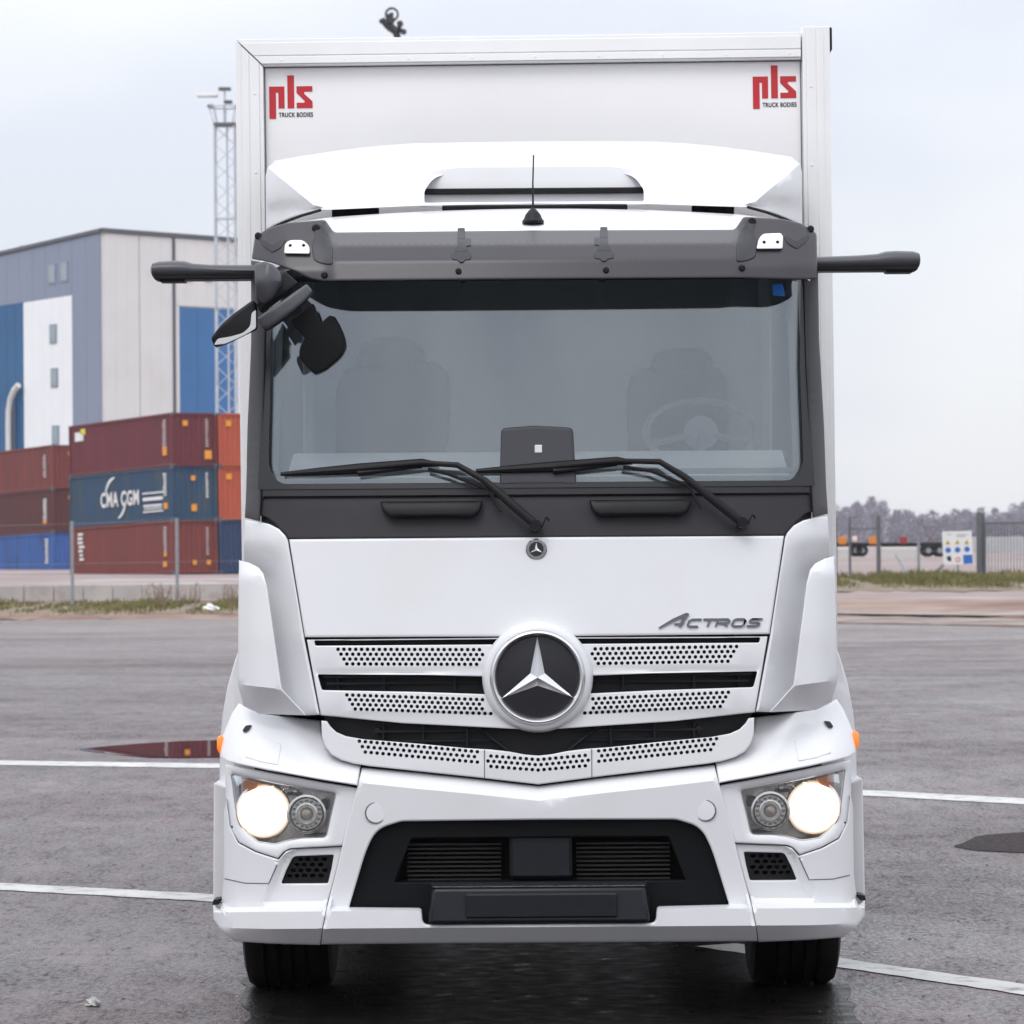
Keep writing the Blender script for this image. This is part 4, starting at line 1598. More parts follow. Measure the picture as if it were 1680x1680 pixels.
# stickers: red letters "pls" with TRUCK BODIES below, drawn from their blocky shapes (unit = sticker pixels)
def pls(ox, oy):
    """ox, oy: photo pixel of the sticker's upper left corner (roll-free)"""
    def pg(pts, m, name):
        mb = MB()
        mb.prism([bpt(ox + x, oy + y, -.010) for x, y in pts], (0, .001, 0))
        return mb
    red = MB()
    shapes = [
        [(0, 18), (25, 18), (25, 54), (15, 54), (15, 28), (11, 28), (11, 71), (0, 71)],          # p
        [(30, 0), (41, 0), (41, 54), (30, 54)],                                                    # l
        [(45, 18), (71, 18), (71, 27), (58, 27), (57, 30), (71, 43), (71, 54), (45, 54), (45, 45), (58, 45), (58, 42), (45, 29)],  # s
    ]
    for s in shapes:
        pts = [bpt(ox + x, oy + y, -.0095) for x, y in s]
        red.prism(pts, (0, .0015, 0))
    o = red.build("logo_sticker", REDP, cargo)
    vs, fs = text_mb("TRUCK BODIES", 1.0, 0, .025)
    x0, x1 = min(v.x for v in vs), max(v.x for v in vs)
    h = max(v.y for v in vs)
    mb = MB()
    mb.add([bpt(ox + 15.5 + (v.x - x0) / (x1 - x0) * 56, oy + 68 - v.y / h * 7.2, -.0095) for v in vs], fs)
    mb.build("lettering", BLKV, o, recalc=False)
pls(444, 118)
pls(1238, 112)
# dark inside corner line where panel meets the rails
mb = MB()
mb.box(xi0 - .004, xi1 + .004, BY + .004, BY + .010, zt1 - .005, zt1)
mb.box(xi0 - .001, xi0 + .0025, BY + .004, BY + .010, box_bot, zt1 - .005)
mb.box(xi1 - .0035, xi1, BY + .004, BY + .010, box_bot, zt1 - .005)
mb.build("panel_seam", TRIM, cargo)

# ---------------- chassis, axles, wheels
XWF = 417.5 * 15.95 / F
mb = MB()
for s in (-1, 1):
    mb.box(s * .42 - .04, s * .42 + .04, .9, 9.3, .72, .98)
for y in (2.3, 3.6, 5.0, 6.5, 7.8, 9.2):
    mb.box(-.40, .40, y, y + .1, .76, .94)
mb.box(-1.22, 1.22, 2.0, 9.4, .93, .975)
mb.build("chassis", CHASS, truck)
mb = MB()
mb.rbox(-.55, .55, .75, 1.9, .48, 1.15, .06)           # engine and gearbox block
mb.rbox(-.45, .45, .25, .8, .42, .9, .04)
mb.box(-.52, .52, .75, 2.3, .33, .478)  # unseen undertray, added to block light from behind the truck
mb.build("engine", CHASS, truck)
for s in (-1, 1):  # flaps added to close the underbody against light from behind
    MB().rbox(s * XWF - .22, s * XWF + .22, 2.02, 2.04, .16, .95, .004).build("blocking_mud_flap", CHASS, truck)
    MB().rbox(s * 1.0 - .25, s * 1.0 + .25, 7.3, 7.32, .2, .9, .004).build("blocking_mud_flap", CHASS, truck)
for s in (-1, 1):
    MB().rbox(s * .85 - .3, s * .85 + .3, 3.0, 4.6, .45, .95, .05).build("fuel_tank", CHASS, truck)
MB().box(-.5, .5, 3.2, 4.6, .40, .70).build("underbody_block", CHASS, truck)  # unseen box added to stop the bright yard reflecting under the truck
MB().box(-1.2, 1.2, 9.35, 9.45, .5, .62).build("rear_guard", CHASS, truck)
for y in (1.42, 6.6):
    mb = MB().tube([(-.95, y, .5), (-.45, y, .42 if y < 3 else .5), (.45, y, .42 if y < 3 else .5), (.95, y, .5)], .085, 10)
    if y > 3:
        mb.lathe([(0, -.2), (.18, -.15), (.2, .1), (0, .2)], (0, y, .5), 'y', 16)
    mb.build("axle", CHASS, truck)
def wheel(x, y, w, rad=.505, face=1):
    mb = MB()
    hw = w / 2
    prof = [(.29, -hw * .82), (.36, -hw * .98), (.44, -hw), (.482, -hw * .93), (rad - .004, -hw * .76)]
    for g in (-.45, -.15, .15, .45):
        prof += [(rad, hw * (g - .06)), (rad - .014, hw * (g - .05)), (rad - .014, hw * (g + .05)), (rad, hw * (g + .06))]
    prof += [(rad - .004, hw * .76), (.482, hw * .93), (.44, hw), (.36, hw * .98), (.29, hw * .82)]
    o = Vector((x, y, rad - .006))
    mb.ring(prof, o, 'x', 72)
    t = mb.build("wheel", RUBBER, truck)
    mb = MB()
    mb.lathe([(.29, -hw * .8 * face), (.27, -hw * .3 * face), (.12, hw * .2 * face), (.11, hw * .55 * face), (0, hw * .6 * face)], o, 'x', 36)
    mb.build("rim", STEEL, t)
XW = XWF
wheel(-XW, 1.42, .365, face=-1)
wheel(XW + .02, 1.42, .365, face=1)
for s in (-1, 1):
    wheel(s * .83, 6.6, .30, face=s)
    wheel(s * 1.15, 6.6, .30, face=s)

# ---------------- cab shell, roof, interior
CW = 1.14
cs = MB()
mb = MB()
mb.box(-CW, CW, 1.70, 1.76, .95, 3.05)
mb.build("rear_wall", WHITE, truck)
mb = MB()
mb.box(-CW + .04, CW - .04, 1.60, 1.70, 1.0, 3.05)
mb.build("cabin_back_lining", CABIN, truck)
mb = MB()
mb.box(-CW + .03, CW - .03, .35, 1.7, .95, 1.12)
mb.build("cabin_floor", DARKP, truck)
mb = MB()
mb.box(-CW + .03, CW - .03, .55, 1.7, 3.03, 3.07)
mb.build("headliner", CABIN, truck)
def side_map(s):
    return lambda a, b, y: Vector((s * (CW - max(0, (b - 2.1)) * .035), a, b))
for s in (-1, 1):
    ol = rp([(.62, .95), (1.76, .95), (1.76, 3.08, .15), (.90, 3.08, .1), (.74, 2.15), (.60, 1.5)], 4)
    # outline in metres scaled up so the panel builder's tolerances fit
    K = 100.0
    door_hole = rp([(1.0, 2.0, .05), (1.58, 2.0, .06), (1.58, 2.86, .1), (1.10, 2.86, .08)], 4)
    mp_ = lambda a, b, y, s=s: Vector((s * (CW - max(0, (b / K - 2.1)) * .035), a / K, b / K))
    door = panel("side_door", [(a * K, b * K) for a, b in ol], WHITE, truck, lambda x, y: 0, thick=.05, holes=[[(a * K, b * K) for a, b in door_hole]],
                 step=18, edge=0, mapper=mp_, back=lambda p, t, s=s: p + Vector((-s * t, 0, 0)))
    mb = MB()
    mb.prism([Vector((s * (CW - .03 - max(0, b - 2.1) * .035), a, b)) for a, b in inset(door_hole, -.01)], (-s * .006, 0, 0))
    mb.build("side_window", GLASS, door)
    mb = MB()
    mb.rbox(min(s * CW, s * (CW + .03)), max(s * CW, s * (CW + .03)), 1.12, 1.34, 1.74, 1.80, .01)
    mb.build("door_handle", BLACKP, door)

# roof skin: crowned, rounded down to the sides
def roofz(px, y):
    u = abs(px - CX)
    z = interp([(.36, 3.02), (.42, 3.085), (.80, 3.195), (1.2, 3.23), (1.76, 3.23)], y)
    return z - .035 * (u / 400) ** 2 - .10 * max(0, (u - 335) / 140) ** 2
mb = MB()
cols = [-1.085 + 2.17 * i / 48 for i in range(49)]
ys = [.36, .40, .45, .55, .7, .85, 1.0, 1.2, 1.5, 1.76]
vs = []
for y in ys:
    for x in cols:
        px = CX + x * F / (D0 + y)
        yy = y + .09 * (x / 1.1) ** 2 if y < 1.2 else y
        vs.append((x, yy, roofz(px, y)))
n = len(cols)
top_n = len(vs)
fs = [(j * n + i, j * n + i + 1, (j + 1) * n + i + 1, (j + 1) * n + i) for j in range(len(ys) - 1) for i in range(n - 1)]
mb.add(vs, fs)
mb.add([(x, y, z - .03) for x, y, z in vs], [tuple(reversed(f)) for f in fs])
mb.build("cab_roof", WHITE, truck, recalc=False, smooth=50)

# antenna
mb = MB()
ap = T(875, 367, .50)
mb.lathe([(.042, 0), (.044, .010), (.036, .020), (.030, .036), (.017, .052), (.006, .062), (0, .064)], ap, 'z', 32)
an = mb.build("antenna_base", BLACKP, truck)
MB().tube([ap + Vector((0, 0, .05)), ap + Vector((0, .004, .16)), T(876.5, 257, .52)], [.0045, .0032, .0028], 8).build("antenna_rod", BLACKP, an)
MB().lathe([(0, -.006), (.004, 0), (0, .006)], T(876.5, 256, .52), 'z', 8).build("rod_tip", BLACKP, an)

# roof air deflector
def vtop(px):
    u = abs(px - CX)
    return 232 + 4 * (u / 300) ** 2 + (22 * ((u - 200) / 237) ** 1.5 if u > 200 else 0) 
def Ddef(px, py):
    vt = vtop(px)
    t = min(1, max(0, (344 - py) / (344 - vt)))
    u = abs(px - CX)
    fold = 437 - (437 - 352) * min(1, max(0, (py - 270) / 72))      # fold line towards the flanks
    y = .88 + .84 * (t ** 1.25) + .05 * (u / 430) ** 2
    if u > fold:
        y += .70 * (u - fold) / 85.0
    return min(y, 1.88)
half = [(877, 232)] + [(877 - u, vtop(877 - u)) for u in (60, 130, 200, 250, 300, 350, 400, 425)] + [(440, 272), (437, 285), (437, 374), (452, 366), (480, 354), (512, 345), (532, 342)]
dl = [(x, y) for x, y in half if x < 877] + [(690, 336)]
outl = [(877, 232)] + dl
right = mir(dl)
outl = [(877, 232)] + dl + [(877, 334)] + right
vent = rp([(697, 331, 3), (697, 312, 4), (712, 290, 14), (752, 281, 12), (1002, 281, 12), (1042, 290, 14), (1057, 312, 4), (1057, 331, 3)], 5)
creL = [(440, 272), (525, 342)]
panel("roof_deflector", outl, WHITE, truck, Ddef, thick=.02, holes=[vent], creases=[creL, mir(creL)], step=13, edge=2.2, smooth=50)
df = bpy.data.objects["roof_deflector"]
for q in (0, 1):
    arc_ = [(440, 374), (466, 362), (496, 351), (526, 342.5)]
    arc_ = arc_ if not q else mir(arc_)
    MB().tube([T(x, y, Ddef(x, y) - .012) for x, y in arc_], .006, 6).build("deflector_gap_shade", CHASS, df)  # black tube painting in the shaded gap between flank and roof
ins = rp([(690, 338), (690, 300, 8), (712, 280, 14), (752, 274, 12), (1002, 274, 12), (1042, 280, 14), (1064, 300, 8), (1064, 338)], 4)
panel("vent_insert", ins, WHITE, df, lambda x, y: 1.25 + .02 * max(0, (310 - y)) / 36, thick=.02, step=14, edge=0)
mb = MB()
mb.rbox(T(692, 0, 1.22).x, T(1062, 0, 1.22).x, 1.222, 1.28, T(0, 317.5, 1.22).z, T(0, 308, 1.22).z, .004)
mb.build("vent_slot", BLACKP, df)
mb = MB()
mb.rbox(T(726, 0, 1.0).x, T(1030, 0, 1.0).x, .98, 1.2, T(0, 345, 1.0).z - .02, T(0, 336, 1.0).z, .006)
mb.build("roof_hatch_edge", BLACKP, df)
mb = MB()
for x0, x1 in ((545, 622), (1136, 1205)):
    mb.box(T(x0, 0, 1.0).x, T(x1, 0, 1.0).x, 1.0, 1.05, 3.17, 3.22)
mb.each("deflector_bracket", CHASS, df)

# ---------------- sun visor
def Dvis(px, py):
    u = abs(px - CX)
    y = interp([(355, .44), (377, .37), (400, .235), (403, .222), (425, .172), (428, .168), (460, .142)], py)
    if u > 320:                                            # flatter, taller end blocks
        k = sstep(325, 350, u)
        y = y * (1 - k) + k * interp([(355, .30), (400, .22), (440, .165), (460, .155)], py)
    return y + .10 * (u / 480) ** 2 + max(0, u / 480 - .84) ** 2 * 5
vo = rp([(877, 378), (548, 379, 6), (534, 358, 5), (470, 363), (440, 371, 6), (418, 386, 5), (413, 421, 2), (446, 428, 8), (478, 440), (508, 455, 8), (530, 459), (877, 458),
         (1200, 458), (1320, 462), (1341, 460, 3), (1340, 385, 7), (1314, 369, 6), (1284, 362), (1220, 358, 5), (1206, 379, 6)], 4)
cr = [[(556, 400), (1198, 400)], [(556, 403), (1198, 403)], [(556, 425), (1198, 425)], [(556, 428), (1198, 428)], [(545, 378), (548, 440)], [(1209, 378), (1206, 440)]]
panel("sun_visor", vo, VISOR, truck, Dvis, thick=.016, creases=cr, step=6.5, edge=2.2, smooth=30)
vis = bpy.data.objects["sun_visor"]
for lamp in ([(466, 413, 3), (468, 396, 5), (476, 391, 5), (498, 391, 8), (508, 402, 5), (508, 414, 3)],
             [(1241, 411, 3), (1245, 394, 6), (1252, 386, 5), (1281, 385, 4), (1285, 390, 4), (1284, 411, 3)]):
    lo = rp(lamp, 4)
    lm_ = panel("marker_lamp", lo, mat("lamp_white", (.80, .80, .79), .25, coat=.5), vis, lambda x, y: Dvis(x, y) - .02, thick=.03, step=8, edge=2.0)
    mb = MB()
    c_ = sum(p[0] for p in lo) / len(lo)
    for dx in (-11, 11):
        mb.lathe([(0, -.004), (.006, -.003), (.007, .004)], T(c_ + dx, 400, Dvis(c_ + dx, 400) - .02), 'y', 12)
    mb.each("lamp_screw", BLACKP, lm_)
def visor_bit(poly, off, th, m, name="visor_bracket"):
    return panel(name, rp(poly, 3), m, vis, lambda x, y: Dvis(x, y) - off, thick=th, step=8, edge=1.2)
BRK = mat("visor_bracket_grey", (0.024, 0.025, 0.032), 0.45)
for c_, s in ((757, 1), (991, -1)):
    w_ = 9 if s > 0 else 0
    v_ = 9 - w_
    visor_bit([(c_ - 6, 373, 2), (c_ + 6, 373, 2), (c_ + 6, 391), (c_ - 6, 391)], .010, .016, BRK)
    visor_bit([(c_ - 7 - v_, 390), (c_ + 7 + w_, 390), (c_ + 7 + w_, 402), (c_ + 9, 403), (c_ + 11, 412), (c_ - 11, 412), (c_ - 9, 403), (c_ - 7 - v_, 402)], .007, .014, BRK)
    visor_bit([(c_ - 11, 411), (c_ + 11, 411), (c_ + 17, 417, 3), (c_ + 15, 425, 3), (c_ + 7, 425, 2), (c_ + 3, 430, 2), (c_ - 3, 430, 2), (c_ - 7, 425, 2), (c_ - 15, 425, 3), (c_ - 17, 417, 3)], .006, .012, BRK)
for m_ in (0, 1):
    A_ = [(513, 365, 6), (524, 362, 5), (538, 378, 5), (546, 400, 4), (545, 432, 5), (528, 430, 6), (514, 424, 6), (511, 400), (518, 384, 5)]
    B_ = [(424, 388, 4), (436, 390, 3), (448, 398, 4), (462, 388, 3), (470, 390, 3), (460, 404, 4), (446, 412, 4), (430, 400, 4)]
    visor_bit(A_ if not m_ else mir(A_), .006, .014, BRK)
    visor_bit(B_ if not m_ else mir(B_), .005, .012, BRK)
mb = MB()
for px, py, r in ((752, 444, 5), (994, 444, 5), (532, 449, 5.5), (1217, 442, 5.5), (424, 384, 6), (519, 372, 7), (1330, 379, 6), (1234, 366, 7)):
    mb.lathe([(0, -.012), (r * .0016, -.012), (r * .0024, -.006), (r * .0024, .02)], T(px, py, Dvis(px, py)), 'y', 16)
mb.each("visor_bolt", BLACKP, vis)

for px in (757, 990):
    a = T(px, 450, Dvis(px, 450) + .02)
    MB().rbox(a.x - .013, a.x + .013, a.y, .46, a.z - .012, a.z + .012, .003).build("visor_strut", BLACKP, vis)
a, b = T(1217, 452, Dvis(1217, 452) + .02), T(1190, 440, .50)
MB().tube([a, b], .014, 8).build("visor_strut", BLACKP, vis)
a, b = T(2 * CX - 1217, 452, Dvis(1217, 452) + .02), T(2 * CX - 1190, 440, .50)
MB().tube([a, b], .014, 8).build("visor_strut", BLACKP, vis)

# ---------------- windscreen and its surround
wo = rp([(432, 452), (1322, 452), (1319, 600), (1322, 770, 20), (1318, 797, 18), (436, 797, 18), (432, 770, 20), (436, 600)], 5)
panel("windscreen", wo, GLASS, truck, lambda x, y: Dc(x, y) + .012, thick=.006, step=26, edge=0, smooth=60)
ws = bpy.data.objects["windscreen"]
fo = [(426, 452), (1328, 452), (1324, 600), (1334, 800), (420, 800), (430, 600)]
fi = rp([(440, 460), (1314, 460), (1311, 600), (1316, 765, 22), (1300, 791, 26), (454, 791, 26), (438, 765, 22), (443, 600)], 6)
SEAL = mat("black_seal", (0.012, 0.012, 0.014), 0.3)
panel("windscreen_seal", fo, SEAL, ws, lambda x, y: Dc(x, y) - .004, thick=.012, holes=[fi], step=20, edge=0)
st = rp([(1266, 469), (1283, 468), (1288, 486, 6), (1286, 489), (1268, 487)], 3)
panel("window_sticker", st, STICKB, ws, lambda x, y: Dc(x, y) + .006, thick=.003, step=8, edge=0)
for s in (0, 1):
    po = [(412, 424), (446, 430), (436, 470), (433, 600), (428, 720), (424, 852), (400, 846), (404, 700), (411, 560)]
    po = po if not s else mir(po)
    pl_ = panel("pillar", po, GREYP, truck, lambda x, y: Dc(x, y) - .012 + wrap(x, 444, .20, 32), thick=.05, step=14, edge=2.0)
# black bowl panel under the screen with two grab handles
co = [(426, 797), (1328, 797), (1332, 842), (1318, 846), (1303, 858), (1290, 872), (1284, 881), (470, 881), (464, 872), (451, 858), (436, 846), (422, 842)]
cowl = panel("cowl_panel", co, GREYP, truck, lambda x, y: Dc(x, y) + interp([(811, 0), (815, .016), (822, .014)], y) + wrap(x, 440, .1), thick=.03, creases=[[(430, 811), (1324, 811)], [(430, 815), (1324, 815)]], step=18, edge=1.8)
for c_ in (705, 1048):
    ho = rp([(c_ - 84, 821, 3), (c_ + 84, 821, 3), (c_ + 80, 838, 7), (c_ + 68, 848, 8), (c_ + 40, 846, 6), (c_ - 40, 846, 6), (c_ - 68, 848, 8), (c_ - 80, 838, 7)], 4)
    def Dh(x, y, c_=c_):
        return Dc(x, y) - .028 - .012 * (1 - min(1, abs(x - c_) / 84) ** 4) + .00004 * (y - 836) ** 2
    panel("grab_handle", ho, BLACKP, cowl, Dh, thick=.05, step=8, edge=3.5)

# ---------------- wipers
def wiper(pv, elbow, bend, heel, tip, mid):
    o1 = .030
    P = lambda p, o: T(p[0], p[1], Dc(*p) - o)
    mb = MB()
    mb.tube([P(pv, .055), P(((pv[0] + elbow[0]) / 2, (pv[1] + elbow[1]) / 2), .065), P(elbow, .06), P(bend, .055), P(heel, .045), P(mid, .03)],
            [.018, .0175, .0135, .0115, .0095, .008], 10, flat=.6, up=(0, 1, 0))
    mb.lathe([(.020, -.075), (.022, -.06), (.022, .0)], P(pv, 0), 'y', 18)
    w = mb.build("wiper", BLACKP, truck)
    mb = MB()
    mb.tube([P(heel, .03) + Vector((.06, 0, -.006)), P(heel, .018), P(mid, .014), P(((mid[0] + tip[0]) / 2, (mid[1] + tip[1]) / 2), .014), P(tip, .014)],
            [.007, .013, .016, .012, .006], 8, flat=1.3)
    mb.tube([P(heel, .03) + Vector((.0, 0, -.012)), P(mid, .022) + Vector((0, 0, -.016))], [.007, .011], 8, flat=1.2)
    mb.build("wiper_blade", BLACKP, w)
    hs = []
    for k in range(9):
        hs.append(P((pv[0] + 4 + k * 2.2, pv[1] - 5 + 8 * sin(k * .75)), .05 + .02 * sin(k * .5)))
    MB().tube(hs, .0035, 6).build("washer_hose", CHASS, w)
    mb = MB()
    a, b = Vector(elbow), Vector(heel)
    mb.tube([P((elbow[0] + 38, elbow[1] + 44), .06) + Vector((-.03, 0, -.016)), P((elbow[0] + 5, elbow[1] + 14), .05), P((bend[0] - 15, bend[1] + 15), .035), P((heel[0] + 10, heel[1] + 10), .03)], .0065, 7)
    mb.build("wiper_link", BLACKP, w)
wiper((876, 862), (793, 788), (748, 762), (690, 758), (458, 775), (585, 767))
wiper((1214, 860), (1122, 785), (1080, 759), (1010, 757), (778, 772), (905, 766))

# ---------------- front flap, badge, lettering
fo_ = [(471, 882), (877, 881.5), (1283, 882), (1258, 1043), (877, 1044), (496, 1043)]
flap = panel("front_flap", fo_, WHITE, truck, Dc, thick=.03, step=24, edge=2.6)
bc = T(876.5, 901, Dc(876, 901))
mb = MB().lathe([(.041, .004), (.041, -.006), (.037, -.010), (.028, -.010), (.026, -.007), (0, -.007)], bc, 'y', 40)
bg_ = mb.build("round_badge", DCHROME, flap)
MB().lathe([(.027, -.0085), (.0, -.0095)], bc, 'y', 32).build("badge_disc", BLKV, bg_, recalc=False)
def star_mb(c, r1, r2, h):
    vs = [c + Vector((0, -h, 0))]
    for k in range(3):
        a = radians(90 + 120 * k)
        vs.append(c + Vector((r1 * cos(a), -.001, r1 * sin(a))))
        b = radians(90 + 120 * k + 60)
        vs.append(c + Vector((r2 * cos(b), .0, r2 * sin(b))))
    vs.append(c + Vector((0, .01, 0)))
    fs = []
    for k in range(6):
        a, b = 1 + k, 1 + (k + 1) % 6
        fs += [(0, a, b), (7, b, a)]
    return MB().add(vs, fs)
star_mb(bc + Vector((0, -.0095, 0)), .026, .0055, .005).build("badge_star", CHROME, bg_, smooth=5)
# chrome model lettering, drawn as slanted strokes
def strokes(name, paths, m, par, w=1.7, off=.008):
    mb = MB()
    for path, ww in paths:
        L_, R_ = [], []
        pts = [Vector(p) for p in path]
        for i, p in enumerate(pts):
            a, b = pts[max(i - 1, 0)], pts[min(i + 1, len(pts) - 1)]
            t = (b - a).normalized()
            nn = Vector((-t.y, t.x))
            if 0 < i < len(pts) - 1:
                t1, t2 = (p - a).normalized(), (b - p).normalized()
                nn = nn / max(.5, sqrt((1 + t1.dot(t2)) / 2))
            wi = ww[i] if isinstance(ww, (list, tuple)) else ww
            L_.append(p + nn * wi)
            R_.append(p - nn * wi)
        for i in range(len(pts) - 1):
            q = [L_[i], L_[i + 1], R_[i + 1], R_[i]]
            mb.hexa([T(v.x, v.y, Dc(v.x, v.y) - off) for v in q] + [T(v.x, v.y, Dc(v.x, v.y) + .002) for v in q])
    return mb.build(name, m, par, smooth=20)
def sl_(x, y):      # small capitals slanted to the right: x along, y up from baseline 1030
    return (x + y * .42, 1029.5 - y)
hC = 11.5
P_ = []
P_.append(([(1077, 1031.5), (1100, 1019), (1122, 1009.5), (1126, 1009)], [1.2, 2.4, 2.6, 1.4]))
P_.append(([(1125, 1009), (1116, 1020), (1111, 1030)], [2.0, 2.6, 2.2]))
P_.append(([(1102, 1025.5), (1118, 1024.5)], 1.3))
def let(x, segs):
    for s in segs:
        P_.append(([sl_(x + a, b) for a, b in s], 1.55))
let(1122, [[(20, hC), (5, hC), (1, hC * .8), (1, hC * .2), (4, 0), (19, 0)]])                       # C
let(1145, [[(0, hC), (23, hC)], [(11.5, hC - 1), (11.5, 0)]])                                      # T
let(1170, [[(0, 0), (0, hC), (16, hC), (19, hC * .8), (19, hC * .6), (16, hC * .45), (2, hC * .45)], [(11, hC * .42), (19, 0)]])   # R
let(1195, [[(4, 0), (1, hC * .2), (1, hC * .8), (4, hC), (17, hC), (20, hC * .8), (20, hC * .2), (17, 0), (4, 0)]])                 # O
let(1221, [[(21, hC), (5, hC), (2, hC * .85), (2, hC * .65), (5, hC * .5), (16, hC * .5), (19, hC * .35), (19, hC * .15), (16, 0), (0, 0)]])  # S
strokes("model_lettering", P_, LETTR, flap)

# ---------------- grille
SC = (877, 1111)             # emblem centre
def hole_rows(y0s, x0s, slope, pitch, xend, r, ysag=0.0):
    out = []
    for y0, x0 in zip(y0s, x0s):
        x = x0
        while True:
            y = y0 + slope * (x - x0s[0])
            if xend(x, y):
                break
            out.append((x, y))
            x += pitch
    return out
in_star = lambda x, y: (x - SC[0]) ** 2 + (y - SC[1]) ** 2 < 97 ** 2 or x > 877
pins = hole_rows((1063, 1071, 1079, 1087), (550, 554.8, 559.6, 564.4), .010, 9.67, in_star, 3)
pins += hole_rows((1138, 1145.5, 1153, 1160.5), (564, 568.5, 573, 577.5), .042, 9.67, in_star, 3)
pins = [p for p in pins] + [(2 * CX - x, y) for x, y in pins]
go = [(499, 1047), (877, 1046), (1255, 1047), (1233, 1171), (1100, 1185), (877, 1198), (654, 1185), (521, 1171)]
g0 = [(511, 1048.5), (877, 1048), (1243, 1048.5), (1241, 1057), (877, 1057), (513, 1057)]
g1 = [(516, 1104), (680, 1106), (877, 1112), (1074, 1106), (1238, 1104), (1231, 1130), (1074, 1134), (877, 1142), (680, 1134), (523, 1130)]
def Dg(x, y):
    d = Dc(x, y)
    return d + .006 * sstep(1092, 1103, y) * (1 - sstep(1103, 1106, y)) + .008 * sstep(1163, 1176, y)
grille = panel("grille", go, WHITE, truck, Dg, thick=.02, holes=[rp([p + (2,) for p in g0], 2), rp([p + (3,) for p in g1], 2)],
               pins=[circ(x, y, 3.15, 10) for x, y in pins], creases=[[(515, 1092), (1239, 1092)], [(520, 1098), (1235, 1098)]], step=24, edge=1.6)
bk = [(503, 1045), (1251, 1045), (1222, 1200), (1190, 1262), (877, 1286), (564, 1262), (532, 1200)]
gb = panel("grille_backing", bk, BLACKP, truck, lambda x, y: Dc(x, y) + .085, thick=.02, step=40, edge=0)
mb = MB()
for s in (-1, 1):
    for y0, y1, xa, xb in ((1108, 1110, 200, 350), (1119, 1121, 90, 345), (1198, 1200.5, 60, 270), (1214, 1216, 60, 260)):
        a, b = T(CX + s * xa, y1, Dc(CX + s * xa, y1) + .05), T(CX + s * xb, y0, Dc(CX + s * xb, y0) + .05)
        mb.box(min(a.x, b.x), max(a.x, b.x), .09 + curv(CX + s * xb), .11 + curv(CX + s * xb), a.z, b.z + .004)
    for xa in (118, 190, 255):
        for y0, y1 in ((1186, 1232),):
            a, b = T(CX + s * xa, y1, .13), T(CX + s * xa + 3, y0, .13)
            mb.box(min(a.x, b.x), max(a.x, b.x), .10 + curv(CX + s * xa), .125 + curv(CX + s * xa), a.z, b.z)
    for xa in (138, 255, 330):
        a, b = T(CX + s * xa, 1132, .15), T(CX + s * xa + 4, 1103, .15)
        mb.box(min(a.x, b.x), max(a.x, b.x), .12 + curv(CX + s * xa), .14 + curv(CX + s * xa), a.z, b.z)
    mb.tube([T(CX + s * 98, 1192, .115), T(CX + s * 75, 1212, .11), T(CX + s * 50, 1232, .11)], .007, 6)
mb.each("grille_strut", DARKP, gb)
# small sensors behind the lower slot
mb = MB()
for s in (-1, 1):
    mb.lathe([(0, -.02), (.012, -.018), (.014, .02)], T(CX + s * 263, 1197, .16), 'y', 14)
mb.each("sensor", GREYP, gb)

smile_l = [(522, 1180), (531, 1181), (536, 1189), (546, 1199), (562, 1206), (590, 1211), (680, 1219), (760, 1227), (800, 1229.5), (830, 1233), (855, 1238), (877, 1240)]
smile_b = [(877, 1287), (770, 1274), (680, 1264), (600, 1255), (575, 1251), (556, 1245), (541, 1236), (531, 1223), (525, 1207)]
so_ = smile_l + [(2 * CX - x, y) for x, y in smile_l[:-1]][::-1] + [(2 * CX - x, y) for x, y in smile_b[1:]][::-1] + smile_b
pin3 = hole_rows((1214, 1222.5, 1231), (584, 588.8, 593.6), .097, 9.67, lambda x, y: x > 782, 3)
pin3c = []
for k, (y0, st_) in enumerate(((1246.5, 0), (1255, 4.83), (1263.5, 0))):
    x = 877 - st_
    while x > 793:
        y = y0 - .085 * (877 - x)
        if y > 1240 - 11 * ((877 - x) / 84) + 5:
            pin3c.append((x, y))
        x -= 9.67
pins3 = pin3 + pin3c
pins3 = pins3 + [(2 * CX - x, y) for x, y in pins3 if abs(x - CX) > 1]
smile = panel("lower_grille", so_, WHITE, truck, lambda x, y: Dc(x, y) - .004, thick=.02, pins=[circ(x, y, 3.15, 10) for x, y in pins3], step=24, edge=1.6)
mb = MB()
for s in (-1, 1):
    a, b = (CX + s * 88, 1229.5), (CX + s * 89.5, 1277)
    A_, B_ = T(a[0], a[1], Dc(*a) - .0055), T(b[0], b[1], Dc(*b) - .0055)
    mb.box(A_.x - .0015, A_.x + .0015, min(A_.y, B_.y), max(A_.y, B_.y) + .004, B_.z, A_.z)
mb.build("panel_seam", TRIM, smile)

# ---------------- star emblem
sc = T(SC[0], SC[1], Dc(*SC) - .012)
k_ = 15.06 / F
mb = MB().ring([(.168, .03), (.168, -.012), (.176, -.022), (.192, -.022), (.205, -.010), (91 * k_, .010), (91 * k_, .03)], sc, 'y', 96)
em = mb.build("star_emblem", WHITE, truck, smooth=50)
mb = MB().ring([(66 * k_, -.006), (69 * k_, -.032), (73 * k_, -.040), (77 * k_, -.034), (79 * k_, -.020), (79 * k_, .0), (66 * k_, .0)], sc, 'y', 96)
mb.build("chrome_ring", SATIN, em, smooth=60)
DISC = bpy.data.materials.new("woven_black_disc")
DISC.use_nodes = True
_t = DISC.node_tree
_b = _t.nodes["Principled BSDF"]
_tc = _t.nodes.new("ShaderNodeTexCoord")
_mp = _t.nodes.new("ShaderNodeMapping")
_mp.inputs["Rotation"].default_value = (0, radians(45), 0)
_ck = _t.nodes.new("ShaderNodeTexChecker")
